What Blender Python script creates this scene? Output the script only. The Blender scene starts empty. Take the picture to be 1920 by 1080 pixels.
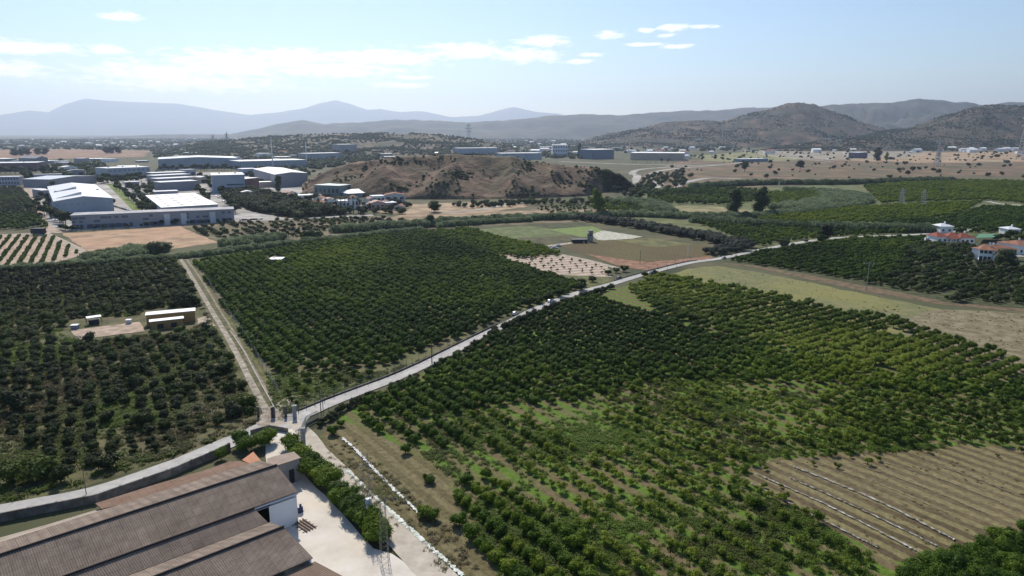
import bpy, math, random
from mathutils import Vector, noise, geometry, Matrix
R = math.radians
random.seed(7)
scene = bpy.context.scene
COL = scene.collection
# ------------------------------------------------------------------ camera
F = 1300.0; H = 50.0
PITCH = math.atan((540-248)/F); CP, SP = math.cos(PITCH), math.sin(PITCH)
cd = bpy.data.cameras.new("camera"); cam = bpy.data.objects.new("camera", cd); COL.objects.link(cam)
cd.sensor_width = 36; cd.lens = 36*F/1920; cd.clip_start = 1; cd.clip_end = 60000
cam.location = (0, 0, H); cam.rotation_euler = (R(90)-PITCH, 0, 0)
scene.camera = cam
HAZE = .8e-4
# ------------------------------------------------------------------ sky and sun
SUN_AZ, SUN_EL = -17, 43
world = bpy.data.worlds.new("World"); scene.world = world; world.use_nodes = True
def build_world():
    nt = world.node_tree; N = nt.nodes; L = nt.links
    N.clear()
    out = N.new('ShaderNodeOutputWorld'); bg = N.new('ShaderNodeBackground')
    sky = N.new('ShaderNodeTexSky'); sky.sky_type = 'NISHITA'; sky.sun_disc = False
    sky.sun_elevation = R(SUN_EL); sky.sun_rotation = R(SUN_AZ)
    sky.altitude = 50; sky.air_density = 1.0; sky.dust_density = .3; sky.ozone_density = 4
    bg.inputs['Strength'].default_value = 0.105
    tc = N.new('ShaderNodeTexCoord'); sep = N.new('ShaderNodeSeparateXYZ')
    L.new(tc.outputs['Generated'], sep.inputs[0])
    def m(op, a, b=None):
        n = N.new('ShaderNodeMath'); n.operation = op
        for i, v in enumerate((a, b)):
            if v is None: continue
            if isinstance(v, (int, float)): n.inputs[i].default_value = v
            else: L.new(v, n.inputs[i])
        return n.outputs[0]
    az = m('ARCTAN2', sep.outputs[0], sep.outputs[1]); el = m('ARCSINE', sep.outputs[2])
    comb = N.new('ShaderNodeCombineXYZ'); L.new(az, comb.inputs[0]); L.new(el, comb.inputs[1])
    # cloud positions: azimuth, elevation and half sizes in degrees
    clouds = [(-3.5,6.2,4.5,.75),(-10,5.6,6,.8),(-17,5.5,5,.8),(-21,4.9,6,1.3),(-26,4.0,6,1.2),(-34,5.4,5,.55),(-29,5.5,1.6,.4),
              (-14,4.7,7,.8),(-24,3.5,9,.8),(-28,7.7,1.7,.35),(2.4,6.9,2.6,.5),(1.0,5.9,3.4,.7),(7.6,7.35,1.5,.33),(6.3,5.9,1.2,.2),(5,5.4,1.6,.25),
              (10.4,7.6,.8,.25),(12.4,7.75,1.7,.33),(11.9,7.2,.8,.2),(14.6,7.75,1.5,.2),(10.2,6.6,2,.18),(12.7,6.4,1.5,.2),(-36,4,5,.8),(-9,3.6,3,.3),(-8,4.2,2.2,.22)]
    mx = None
    for a, e, ra, re in clouds:
        s = N.new('ShaderNodeVectorMath'); s.operation = 'SUBTRACT'; L.new(comb.outputs[0], s.inputs[0]); s.inputs[1].default_value = (R(a), R(e), 0)
        k = N.new('ShaderNodeVectorMath'); k.operation = 'MULTIPLY'; L.new(s.outputs[0], k.inputs[0]); k.inputs[1].default_value = (1/R(ra), 1/R(re), 0)
        l = N.new('ShaderNodeVectorMath'); l.operation = 'LENGTH'; L.new(k.outputs[0], l.inputs[0])
        v = m('SUBTRACT', 1.0, l.outputs['Value'])
        mx = v if mx is None else m('MAXIMUM', mx, v)
    st = N.new('ShaderNodeVectorMath'); st.operation = 'MULTIPLY'; L.new(comb.outputs[0], st.inputs[0]); st.inputs[1].default_value = (28, 95, 1)
    nz = N.new('ShaderNodeTexNoise'); nz.inputs['Scale'].default_value = 1.6; nz.inputs['Detail'].default_value = 10; nz.inputs['Roughness'].default_value = .68
    L.new(st.outputs[0], nz.inputs['Vector'])
    d = m('ADD', m('MULTIPLY', mx, .75), m('MULTIPLY', m('SUBTRACT', nz.outputs['Fac'], .5), 1.9))
    mr = N.new('ShaderNodeMapRange'); mr.interpolation_type = 'SMOOTHSTEP'; mr.inputs['From Min'].default_value = -.05; mr.inputs['From Max'].default_value = .62
    L.new(d, mr.inputs['Value'])
    fac = m('MULTIPLY', mr.outputs[0], .85)
    # greyer noise patches: shade of the clouds put into their colour
    nz2 = N.new('ShaderNodeTexNoise'); nz2.inputs['Scale'].default_value = 1.3; nz2.inputs['Detail'].default_value = 4
    L.new(st.outputs[0], nz2.inputs['Vector'])
    thick = N.new('ShaderNodeMapRange'); thick.inputs['From Min'].default_value = .55; thick.inputs['From Max'].default_value = .75
    L.new(nz2.outputs['Fac'], thick.inputs['Value'])
    cc = N.new('ShaderNodeMix'); cc.data_type = 'RGBA'; cc.inputs['A'].default_value = (13, 13, 13.2, 1); cc.inputs['B'].default_value = (9.6, 10.1, 11, 1)
    L.new(thick.outputs[0], cc.inputs['Factor'])
    mix = N.new('ShaderNodeMix'); mix.data_type = 'RGBA'
    L.new(fac, mix.inputs['Factor']); L.new(sky.outputs[0], mix.inputs['A']); L.new(cc.outputs['Result'], mix.inputs['B'])
    L.new(mix.outputs['Result'], bg.inputs['Color']); L.new(bg.outputs[0], out.inputs[0])
build_world()
sl = bpy.data.lights.new("sun", 'SUN'); sun = bpy.data.objects.new("sun", sl); COL.objects.link(sun)
sl.energy = 4.9; sl.angle = R(.5); sl.color = (1, .925, .82)
sdir = Vector((math.sin(R(SUN_AZ))*math.cos(R(SUN_EL)), math.cos(R(SUN_AZ))*math.cos(R(SUN_EL)), math.sin(R(SUN_EL))))
sun.rotation_euler = sdir.to_track_quat('Z', 'Y').to_euler(); sun.location = (0, 0, 300)
scene.view_settings.view_transform = 'Standard'; scene.view_settings.look = 'None'
scene.view_settings.exposure = .22; scene.view_settings.gamma = 1
scene.cycles.max_bounces = 4; scene.cycles.diffuse_bounces = 2; scene.cycles.glossy_bounces = 2; scene.cycles.transmission_bounces = 2
scene.cycles.volume_bounces = 0; scene.cycles.transparent_max_bounces = 4

# ------------------------------------------------------------------ projection helpers (photo pixels -> ground)
def P(px, py, z=0.0):
    a, b = px-960, py-540
    t = (H-z)/(b*CP+F*SP)
    return Vector((a*t, (F*CP-b*SP)*t, z))
def PD(px, py, y):
    a, b = px-960, py-540; fw = F*CP-b*SP
    return Vector((a/fw*y, y, H-y*(b*CP+F*SP)/fw))
def G(pts, z=0): return [P(x, y, z) for x, y in pts]

# ------------------------------------------------------------------ materials
MATS = {}
def ramp_mat(name, cols, scale=1.0, detail=6, rough=.9, bump=0, bscale=None, stretch=(1,1,1), rot=0, rnd=False, big=None, spec=.2):
    """noise driven colour ramp; cols = [(pos, rgb)...]; big=(scale, rgb, amount) large stains"""
    if name in MATS: return MATS[name]
    mt = bpy.data.materials.new(name); mt.use_nodes = True; nt = mt.node_tree; N = nt.nodes; L = nt.links
    b = N['Principled BSDF']; b.inputs['Roughness'].default_value = rough; b.inputs['Specular IOR Level'].default_value = spec
    g = N.new('ShaderNodeNewGeometry'); mp = N.new('ShaderNodeMapping'); mp.vector_type = 'TEXTURE'
    mp.inputs['Rotation'].default_value = (0, 0, rot); mp.inputs['Scale'].default_value = tuple(1/s for s in stretch)
    L.new(g.outputs['Position'], mp.inputs['Vector'])
    nz = N.new('ShaderNodeTexNoise'); nz.inputs['Scale'].default_value = scale; nz.inputs['Detail'].default_value = detail; nz.inputs['Roughness'].default_value = .65
    L.new(mp.outputs[0], nz.inputs['Vector'])
    cr = N.new('ShaderNodeValToRGB'); e = cr.color_ramp.elements
    while len(e) > 1: e.remove(e[0])
    e[0].position = cols[0][0]; e[0].color = (*cols[0][1], 1)
    for p, c in cols[1:]:
        q = e.new(p); q.color = (*c, 1)
    L.new(nz.outputs['Fac'], cr.inputs['Fac'])
    col = cr.outputs['Color']
    if big:
        n2 = N.new('ShaderNodeTexNoise'); n2.inputs['Scale'].default_value = big[0]; n2.inputs['Detail'].default_value = 5; L.new(mp.outputs[0], n2.inputs['Vector'])
        mr = N.new('ShaderNodeMapRange'); mr.inputs['From Min'].default_value = .42; mr.inputs['From Max'].default_value = .62; mr.inputs['To Max'].default_value = big[2]
        L.new(n2.outputs['Fac'], mr.inputs['Value'])
        mx = N.new('ShaderNodeMix'); mx.data_type = 'RGBA'; L.new(mr.outputs[0], mx.inputs['Factor']); L.new(col, mx.inputs['A']); mx.inputs['B'].default_value = (*big[1], 1)
        col = mx.outputs['Result']
    L.new(col, b.inputs['Base Color'])
    if bump:
        n3 = N.new('ShaderNodeTexNoise'); n3.inputs['Scale'].default_value = bscale or scale*3; n3.inputs['Detail'].default_value = 4; L.new(mp.outputs[0], n3.inputs['Vector'])
        bp = N.new('ShaderNodeBump'); bp.inputs['Strength'].default_value = 1; bp.inputs['Distance'].default_value = bump
        L.new(n3.outputs['Fac'], bp.inputs['Height']); L.new(bp.outputs[0], b.inputs['Normal'])
    MATS[name] = mt; return mt
def plain(name, c, rough=.7, var=.12, scale=.6, metallic=0, spec=.3):
    d = tuple(v*(1-var) for v in c); u = tuple(min(1, v*(1+var)) for v in c)
    m = ramp_mat(name, [(.3, d), (.7, u)], scale, 6, rough, spec=spec)
    m.node_tree.nodes['Principled BSDF'].inputs['Metallic'].default_value = metallic
    return m
def stripe_mat(name, ca, cb, deg, period, contrast=.5, nscale=.15, cn=None, rough=.95, sharp=(.35,.65), warp=1.2):
    """rows across a field: stripes running along world direction deg, broken by noise"""
    mt = bpy.data.materials.new(name); mt.use_nodes = True; nt = mt.node_tree; N = nt.nodes; L = nt.links
    b = N['Principled BSDF']; b.inputs['Roughness'].default_value = rough; b.inputs['Specular IOR Level'].default_value = .1
    g = N.new('ShaderNodeNewGeometry'); mp = N.new('ShaderNodeMapping'); mp.vector_type = 'TEXTURE'; mp.inputs['Rotation'].default_value = (0, 0, R(deg))
    L.new(g.outputs['Position'], mp.inputs['Vector'])
    nz = N.new('ShaderNodeTexNoise'); nz.inputs['Scale'].default_value = nscale; nz.inputs['Detail'].default_value = 8; nz.inputs['Roughness'].default_value = .7; L.new(mp.outputs[0], nz.inputs['Vector'])
    fine = N.new('ShaderNodeTexNoise'); fine.inputs['Scale'].default_value = 1.1; fine.inputs['Detail'].default_value = 8; fine.inputs['Roughness'].default_value = .75; L.new(mp.outputs[0], fine.inputs['Vector'])
    sp = N.new('ShaderNodeSeparateXYZ'); L.new(mp.outputs[0], sp.inputs[0])
    def m(op, a, b2):
        n = N.new('ShaderNodeMath'); n.operation = op
        for i, v in enumerate((a, b2)):
            if isinstance(v, (int, float)): n.inputs[i].default_value = v
            else: L.new(v, n.inputs[i])
        return n.outputs[0]
    y = m('ADD', sp.outputs[1], m('MULTIPLY', nz.outputs['Fac'], warp))
    w = m('SINE', m('MULTIPLY', y, 2*math.pi/period), 0)
    w = m('ADD', m('MULTIPLY', w, .5*contrast), .5)
    w = m('ADD', w, m('MULTIPLY', m('SUBTRACT', nz.outputs['Fac'], .5), 1.1))
    w = m('ADD', w, m('MULTIPLY', m('SUBTRACT', fine.outputs['Fac'], .5), .9))
    mr = N.new('ShaderNodeMapRange'); mr.inputs['From Min'].default_value = sharp[0]; mr.inputs['From Max'].default_value = sharp[1]; L.new(w, mr.inputs['Value'])
    mx = N.new('ShaderNodeMix'); mx.data_type = 'RGBA'; L.new(mr.outputs[0], mx.inputs['Factor']); mx.inputs['A'].default_value = (*ca, 1); mx.inputs['B'].default_value = (*cb, 1)
    col = mx.outputs['Result']
    if cn:
        n2 = N.new('ShaderNodeTexNoise'); n2.inputs['Scale'].default_value = .05; n2.inputs['Detail'].default_value = 7; L.new(g.outputs['Position'], n2.inputs['Vector'])
        m2 = N.new('ShaderNodeMapRange'); m2.inputs['From Min'].default_value = .45; m2.inputs['From Max'].default_value = .62; m2.inputs['To Max'].default_value = .4; L.new(n2.outputs['Fac'], m2.inputs['Value'])
        m3 = N.new('ShaderNodeMix'); m3.data_type = 'RGBA'; L.new(m2.outputs[0], m3.inputs['Factor']); L.new(col, m3.inputs['A']); m3.inputs['B'].default_value = (*cn, 1); col = m3.outputs['Result']
    v2 = N.new('ShaderNodeMapRange'); v2.inputs['From Min'].default_value = .3; v2.inputs['From Max'].default_value = .7; v2.inputs['To Min'].default_value = .5; v2.inputs['To Max'].default_value = 1.4; L.new(fine.outputs['Fac'], v2.inputs['Value'])
    hs = N.new('ShaderNodeVectorMath'); hs.operation = 'SCALE'; L.new(col, hs.inputs[0]); L.new(v2.outputs[0], hs.inputs['Scale'])
    L.new(hs.outputs[0], b.inputs['Base Color'])
    return mt
def leaf_mat(name, dark, mid, light, transl=.34):
    mt = bpy.data.materials.new(name); mt.use_nodes = True; nt = mt.node_tree; N = nt.nodes; L = nt.links
    N.clear(); out = N.new('ShaderNodeOutputMaterial')
    at = N.new('ShaderNodeAttribute'); at.attribute_type = 'INSTANCER'; at.attribute_name = 'tone'
    oi = N.new('ShaderNodeObjectInfo')
    g = N.new('ShaderNodeTexCoord'); nz = N.new('ShaderNodeTexNoise'); nz.inputs['Scale'].default_value = 1.6; nz.inputs['Detail'].default_value = 5; L.new(g.outputs['Object'], nz.inputs['Vector'])
    def m(op, a, b2):
        n = N.new('ShaderNodeMath'); n.operation = op
        for i, v in enumerate((a, b2)):
            if isinstance(v, (int, float)): n.inputs[i].default_value = v
            else: L.new(v, n.inputs[i])
        return n.outputs[0]
    t = m('ADD', at.outputs['Fac'], m('MULTIPLY', m('SUBTRACT', oi.outputs['Random'], .5), .5))
    t = m('ADD', t, m('MULTIPLY', m('SUBTRACT', nz.outputs['Fac'], .5), .8))
    cr = N.new('ShaderNodeValToRGB'); e = cr.color_ramp.elements; e[0].position = .05; e[0].color = (*dark, 1); e[1].position = .95; e[1].color = (*light, 1)
    q = e.new(.5); q.color = (*mid, 1); L.new(t, cr.inputs['Fac'])
    df = N.new('ShaderNodeBsdfPrincipled'); df.inputs['Roughness'].default_value = .6; df.inputs['Specular IOR Level'].default_value = .10
    tr = N.new('ShaderNodeBsdfTranslucent'); mx = N.new('ShaderNodeMixShader'); mx.inputs[0].default_value = transl
    L.new(cr.outputs['Color'], df.inputs['Base Color']); L.new(cr.outputs['Color'], tr.inputs['Color'])
    L.new(df.outputs[0], mx.inputs[1]); L.new(tr.outputs[0], mx.inputs[2]); L.new(mx.outputs[0], out.inputs[0])
    MATS[name] = mt; return mt

BARK = plain('bark', (.09,.07,.05), .9, .3, 3)
CIT = leaf_mat('citrus_leaves', (.024,.055,.005), (.072,.132,.012), (.185,.240,.018))
YNG = leaf_mat('young_leaves', (.034,.060,.006), (.095,.145,.014), (.21,.26,.03))
OLV = leaf_mat('grey_green_leaves', (.034,.048,.020), (.070,.092,.040), (.130,.150,.075))
REED = leaf_mat('reed_leaves', (.085,.120,.058), (.165,.215,.115), (.27,.32,.18))
DRK = leaf_mat('dark_tree_leaves', (.018,.034,.008), (.046,.076,.015), (.110,.145,.030))
WHITE = plain('white_paint', (.78,.79,.80), .5, .05, .3)
OFFW = plain('offwhite_render', (.55,.55,.56), .8, .08, .4)
METAL = plain('galvanised_steel', (.38,.38,.39), .45, .15, 2, .5)
DARK = plain('dark_opening', (.02,.022,.03), .5)
GLASS = plain('dark_window_glass', (.035,.05,.07), .15, .2, .3, 0, .6)
CONC = ramp_mat('concrete', [(.3,(.22,.215,.20)),(.7,(.34,.33,.31))], .5, 8, .9, .02, 4)
REDT = ramp_mat('red_roof_tiles', [(.38,(.15,.042,.030)),(.62,(.25,.075,.052))], .8, 6, .8)
TERT = ramp_mat('terracotta_roof_tiles', [(.38,(.19,.085,.055)),(.62,(.30,.15,.10))], .6, 6, .85)

# ------------------------------------------------------------------ object helpers
ORG = {}
def tag(o, label=None, cat=None, group=None, kind=None):
    if label: o['label'] = label
    if cat: o['category'] = cat
    if group: o['group'] = group
    if kind: o['kind'] = kind
    return o
def root(name, loc, label, cat, group=None):
    o = bpy.data.objects.new(name, None); COL.objects.link(o); o.location = loc; o.empty_display_size = .5
    ORG[o] = Vector(loc); return tag(o, label, cat, group)
class MB:
    def __init__(s): s.v = []; s.f = []
    def add(s, vs, fs):
        n = len(s.v); s.v += [Vector(v) for v in vs]; s.f += [tuple(i+n for i in f) for f in fs]; return s
    def quad(s, *p): return s.add(p, [tuple(range(len(p)))])
    def prism(s, base, h, z0=None):
        """base: ground polygon counter-clockwise, extruded up by h"""
        n = len(base); b = [Vector((p[0], p[1], (z0 if z0 is not None else (p[2] if len(p) > 2 else 0)))) for p in base]
        if sum(b[i].x*b[(i+1)%n].y-b[(i+1)%n].x*b[i].y for i in range(n)) < 0: b.reverse()
        t = [p+Vector((0, 0, h)) for p in b]
        return s.add(b+t, [tuple(range(n))[::-1], tuple(range(n, 2*n))]+[(i, (i+1)%n, n+(i+1)%n, n+i) for i in range(n)])
    def box(s, c, u, w, d, h, z0=0):
        """box centred at c (x,y), w along unit u, d across"""
        u = Vector((u[0], u[1], 0)).normalized(); n = Vector((-u.y, u.x, 0)); c = Vector((c[0], c[1], 0))
        return s.prism([c-u*w/2-n*d/2, c+u*w/2-n*d/2, c+u*w/2+n*d/2, c-u*w/2+n*d/2], h, z0)
    def tube(s, a, b, r, r2=None, n=6):
        a, b = Vector(a), Vector(b); r2 = r if r2 is None else r2; d = (b-a)
        if d.length < 1e-6: return s
        q = d.to_track_quat('Z', 'Y'); vs = []
        for p, rr in ((a, r), (b, r2)):
            for i in range(n):
                t = 2*math.pi*i/n; vs.append(p+q@Vector((math.cos(t)*rr, math.sin(t)*rr, 0)))
        return s.add(vs, [(i, (i+1)%n, n+(i+1)%n, n+i) for i in range(n)]+[tuple(range(n))[::-1], tuple(range(n, 2*n))])
    def build(s, name, mat, parent=None, smooth=False, org=None):
        o0 = ORG.get(parent, Vector()) if parent else (Vector(org) if org else Vector())
        me = bpy.data.meshes.new(name); me.from_pydata([tuple(v-o0) for v in s.v], [], s.f); me.materials.append(mat)
        if smooth: me.shade_smooth()
        ob = bpy.data.objects.new(name, me); COL.objects.link(ob)
        if parent: ob.parent = parent; ORG[ob] = o0; 
        else: ob.location = o0; ORG[ob] = o0
        return ob
def copy_thing(src, loc, rz=0, sc=1, label=None, group=None, tone=None):
    r = src.copy(); COL.objects.link(r); r.location = loc; r.rotation_euler = (0, 0, rz); r.scale = (sc, sc, sc) if isinstance(sc, (int, float)) else sc
    if label: r['label'] = label
    if group: r['group'] = group
    for ch in src.children:
        c = ch.copy(); COL.objects.link(c); c.parent = r
        if tone is not None: c['tone'] = float(tone)
        for g in ch.children:
            d = g.copy(); COL.objects.link(d); d.parent = c
    return r
def rough_poly(pts, amp, step):
    out = []
    n = len(pts)
    for i in range(n):
        a, b = pts[i], pts[(i+1)%n]; L = (b-a).length; k = max(1, min(60, int(L/step)))
        nrm = Vector((-(b-a).y, (b-a).x, 0)).normalized()
        for j in range(k):
            p = a.lerp(b, j/k)
            if j: p = p+nrm*amp*(noise.noise(p*.13)+.8*noise.noise(p*.6)+.5*noise.noise(p*1.7))
            out.append(p)
    return out
LAYER = [0]
def sheet(name, px, mat, z=.03, amp=.6, step=2.5, label=None, world_pts=None):
    LAYER[0] += 1; z = z+.002*LAYER[0]
    pts = world_pts or G(px)
    pts = rough_poly(pts, amp, step) if amp else pts
    pts = [Vector((p.x, p.y, z)) for p in pts]
    tris = geometry.tessellate_polygon([pts])
    mb = MB(); mb.add(pts, [t for t in tris]); o = mb.build(name, mat); tag(o, label, kind='structure')
    import bmesh
    bm = bmesh.new(); bm.from_mesh(o.data); bmesh.ops.recalc_face_normals(bm, faces=bm.faces)
    if bm.faces and sum(f.normal.z for f in bm.faces) < 0: bmesh.ops.reverse_faces(bm, faces=bm.faces)
    bm.to_mesh(o.data); bm.free(); return o
def spline(pts, n=6):
    out = []
    for i in range(len(pts)-1):
        p0 = pts[max(0, i-1)]; p1 = pts[i]; p2 = pts[i+1]; p3 = pts[min(len(pts)-1, i+2)]
        for j in range(n):
            t = j/n
            out.append(.5*((2*p1)+(-p0+p2)*t+(2*p0-5*p1+4*p2-p3)*t*t+(-p0+3*p1-3*p2+p3)*t**3))
    out.append(pts[-1]); return out
def strip(name, px, width, mat, z=.05, amp=.12, world_pts=None, label=None, wl=None):
    LAYER[0] += 1; z = z+.002*LAYER[0]
    c = spline(world_pts or G(px)); mb = MB(); vs = []; s = 0
    for i, p in enumerate(c):
        t = (c[min(len(c)-1, i+1)]-c[max(0, i-1)]).normalized(); n = Vector((-t.y, t.x, 0)); w = (wl(i/(len(c)-1)) if wl else width)/2
        vs += [Vector((p.x, p.y, z))+n*(w+amp*noise.noise(p*.5)), Vector((p.x, p.y, z))-n*(w+amp*noise.noise(p*.5+Vector((9, 9, 9))))]
    mb.add(vs, [(2*i, 2*i+1, 2*i+3, 2*i+2) for i in range(len(c)-1)]); o = mb.build(name, mat); tag(o, label, kind='structure'); return o

# ------------------------------------------------------------------ plants: prototypes
def foliage(seed, lobes, leaf, n, core=.72, up=.25, blade=False):
    """lobes: (x,y,z,rx,rz). leaf cards spread over the lobes plus a rough inner mass"""
    rd = random.Random(seed); mb = MB()
    tot = sum(l[3]**2 for l in lobes)
    for (x, y, z, rx, rz) in lobes:
        c = Vector((x, y, z))
        # inner mass: small displaced sphere
        nu, nv = 7, 5; vs = []
        for j in range(nv+1):
            ph = math.pi*j/nv
            for i in range(nu):
                th = 2*math.pi*i/nu+.4*j
                d = Vector((math.sin(ph)*math.cos(th), math.sin(ph)*math.sin(th), math.cos(ph)))
                k = core*(1+.22*rd.uniform(-1, 1))
                vs.append(c+Vector((d.x*rx*k, d.y*rx*k, d.z*rz*k)))
        mb.add(vs, [(j*nu+i, (j+1)*nu+i, (j+1)*nu+(i+1)%nu, j*nu+(i+1)%nu) for j in range(nv) for i in range(nu)])
        for k in range(int(n*rx**2/tot)):
            d = Vector((rd.gauss(0, 1), rd.gauss(0, 1), rd.gauss(0, 1)+up)).normalized()
            r = rd.uniform(.72, 1.10)
            p = c+Vector((d.x*rx*r, d.y*rx*r, d.z*rz*r))
            if p.z < .08: continue
            nrm = (d+Vector((rd.uniform(-1, 1), rd.uniform(-1, 1), rd.uniform(-.3, 1)))*.75).normalized()
            a = nrm.orthogonal().normalized(); q = Matrix.Rotation(rd.uniform(0, 6.28), 3, nrm); a = q@a; b = nrm.cross(a)
            s = leaf*rd.uniform(.6, 1.3)
            mb.quad(p-a*s*.5, p+b*s*.32, p+a*s*.5, p-b*s*.32)
    return mb
def trunk_mesh(seed, h, r, limbs, spread, tip):
    rd = random.Random(seed); mb = MB(); k = Vector((rd.uniform(-.1, .1), rd.uniform(-.1, .1), h))
    mb.tube((0, 0, -.1), k, r, r*.7)
    for i in range(limbs):
        t = 2*math.pi*(i+rd.uniform(-.3, .3))/limbs; s = spread*rd.uniform(.6, 1); e = Vector((math.cos(t)*s, math.sin(t)*s, tip*rd.uniform(.75, 1)))
        m = k.lerp(e, .5)+Vector((0, 0, .1)); mb.tube(k, m, r*.5, r*.35, 5); mb.tube(m, e, r*.35, r*.15, 4)
    return mb
def proto(name, label, cat, group, crown, trunk, leafm, tone=.5):
    t = root(name, (0, 0, 0), label, cat, group)
    c = crown.build('crown', leafm, t); c['tone'] = tone
    if trunk: trunk.build('trunk', BARK, t)
    return t
def lobes_round(rd, n, R0, hz, zc, rl):
    L = [(0, 0, zc, R0*.75, hz*.8)]
    for i in range(n):
        t = 2*math.pi*i/n+rd.uniform(-.4, .4); d = R0*rd.uniform(.4, .62)
        L.append((math.cos(t)*d, math.sin(t)*d, zc+rd.uniform(-.35, .45)*hz, rl*rd.uniform(.75, 1.2), rl*rd.uniform(.7, 1.05)))
    return L
class Kind:
    """a plant kind: prototypes, planted points; the nearest become individual things, the rest one mass"""
    def __init__(s, name, label, cat, group, stuffname, stufflabel, variants, cap=300):
        s.name, s.label, s.cat, s.group, s.sn, s.sl, s.vars, s.cap = name, label, cat, group, stuffname, stufflabel, variants, cap
        s.pts = []   # (x,y,z,scale,tone,label override)
    def flush(s):
        rd = random.Random(hash(s.name) % 1000 if False else len(s.name))
        vis = []
        for p in s.pts:
            vis.append((p[1]-0*p[3], p))
        vis.sort(key=lambda a: math.hypot(a[1][0], a[1][1])/(a[1][3] if a[1][3] > .4 else .4))
        near = [p for _, p in vis[:s.cap]]; rest = [p for _, p in vis[s.cap:]]
        used = [False]*len(s.vars)
        for p in near:
            k = rd.randrange(len(s.vars)); src = s.vars[k]
            lab = p[5] if len(p) > 5 else s.label; grp = p[6] if len(p) > 6 else s.group
            sc = p[3]; scv = (sc*rd.uniform(.9, 1.12), sc*rd.uniform(.9, 1.12), sc*rd.uniform(.85, 1.15)); rz = rd.uniform(0, 6.28)
            if not used[k]:
                used[k] = True; src.location = p[:3]; src.rotation_euler = (0, 0, rz); src.scale = scv; src['label'] = lab; src['group'] = grp
                for c in src.children: c['tone'] = float(p[4])
            else: copy_thing(src, p[:3], rz, scv, lab, grp, p[4])
        for k, u in enumerate(used):
            if not u:
                for c in list(s.vars[k].children): bpy.data.objects.remove(c)
                bpy.data.objects.remove(s.vars[k])
        live = [v for v, u in zip(s.vars, used) if u]
        if rest: mass(s.sn, s.sl, rest, live, rd)
def mass(name, label, pts, protos, rd):
    me = bpy.data.meshes.new(name); me.from_pydata([p[:3] for p in pts], [], [])
    for an, f in (('scl', lambda p: p[3]*rd.uniform(.85, 1.15)), ('rot', lambda p: rd.uniform(0, 6.28)), ('tone', lambda p: p[4])):
        a = me.attributes.new(an, 'FLOAT', 'POINT'); a.data.foreach_set('value', [f(p) for p in pts])
    a = me.attributes.new('idx', 'INT', 'POINT'); a.data.foreach_set('value', [rd.randrange(len(protos)) for p in pts])
    o = bpy.data.objects.new(name, me); COL.objects.link(o); tag(o, label, kind='stuff'); o['category'] = 'vegetation'
    ng = bpy.data.node_groups.new(name, 'GeometryNodeTree')
    ng.interface.new_socket('Geometry', in_out='INPUT', socket_type='NodeSocketGeometry'); ng.interface.new_socket('Geometry', in_out='OUTPUT', socket_type='NodeSocketGeometry')
    N = ng.nodes; L = ng.links; gi = N.new('NodeGroupInput'); go = N.new('NodeGroupOutput'); iop = N.new('GeometryNodeInstanceOnPoints')
    jn = N.new('GeometryNodeJoinGeometry'); insts = []
    for pr in protos:
        j = N.new('GeometryNodeJoinGeometry')
        for c in pr.children:
            oi = N.new('GeometryNodeObjectInfo'); oi.inputs['Object'].default_value = c; L.new(oi.outputs['Geometry'], j.inputs[0])
        g2 = N.new('GeometryNodeGeometryToInstance'); L.new(j.outputs[0], g2.inputs[0]); insts.append(g2)
    for g2 in insts: L.new(g2.outputs[0], jn.inputs[0])
    def attr(nm, ty):
        a = N.new('GeometryNodeInputNamedAttribute'); a.data_type = ty; a.inputs['Name'].default_value = nm
        return next(x for x in a.outputs if x.enabled and x.name == 'Attribute')
    cx = N.new('ShaderNodeCombineXYZ'); L.new(attr('rot', 'FLOAT'), cx.inputs[2])
    L.new(gi.outputs[0], iop.inputs['Points']); L.new(jn.outputs[0], iop.inputs['Instance']); iop.inputs['Pick Instance'].default_value = True
    L.new(attr('idx', 'INT'), iop.inputs['Instance Index']); L.new(cx.outputs[0], iop.inputs['Rotation']); L.new(attr('scl', 'FLOAT'), iop.inputs['Scale'])
    L.new(iop.outputs[0], go.inputs[0])
    md = o.modifiers.new('instances', 'NODES'); md.node_group = ng
    return o

def citrus(i):
    rd = random.Random(10+i); cr = foliage(10+i, lobes_round(rd, 6, 1.75, 1.15, 1.5, .85), .34, 620)
    return proto('citrus_tree', 'x', 'citrus tree', None, cr, trunk_mesh(i, .7, .12, 4, .9, 1.7), CIT)
def young(i):
    rd = random.Random(30+i)
    L = [(rd.uniform(-.9, .9), rd.uniform(-.9, .9), rd.uniform(1.0, 2.0), rd.uniform(.45, .7), rd.uniform(.35, .55)) for _ in range(10)]
    return proto('young_fruit_tree', 'x', 'fruit tree', None, foliage(30+i, L, .30, 620, core=.45), trunk_mesh(i+5, .7, .09, 5, .8, 1.8), YNG)
def shrub(i):
    rd = random.Random(50+i); return proto('orchard_shrub', 'x', 'shrub', None, foliage(50+i, lobes_round(rd, 5, 1.5, 1.2, 1.25, .8), .32, 480), trunk_mesh(i, .6, .1, 3, .6, 1.5), OLV if i == 2 else DRK)
def broad(i):
    rd = random.Random(70+i); return proto('broad_tree', 'x', 'tree', None, foliage(70+i, lobes_round(rd, 8, 2.6, 1.3, 2.4, 1.2), .42, 800), trunk_mesh(i+9, 1.2, .2, 5, 1.6, 2.6), YNG)
def hedge(i):
    rd = random.Random(90+i); return proto('hedge_bush', 'x', 'bush', None, foliage(90+i, lobes_round(rd, 8, 1.7, 1.5, 1.6, .9), .26, 1500), trunk_mesh(i+9, .8, .12, 4, .8, 1.7), CIT)
K_cit = Kind('citrus_tree', 'dark green round citrus tree in the dense rows beside the asphalt road', 'citrus tree', 'citrus trees in the orchards along the road', 'citrus_orchard', 'more distant dense dark green citrus orchard rows', [citrus(i) for i in range(3)])
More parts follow.
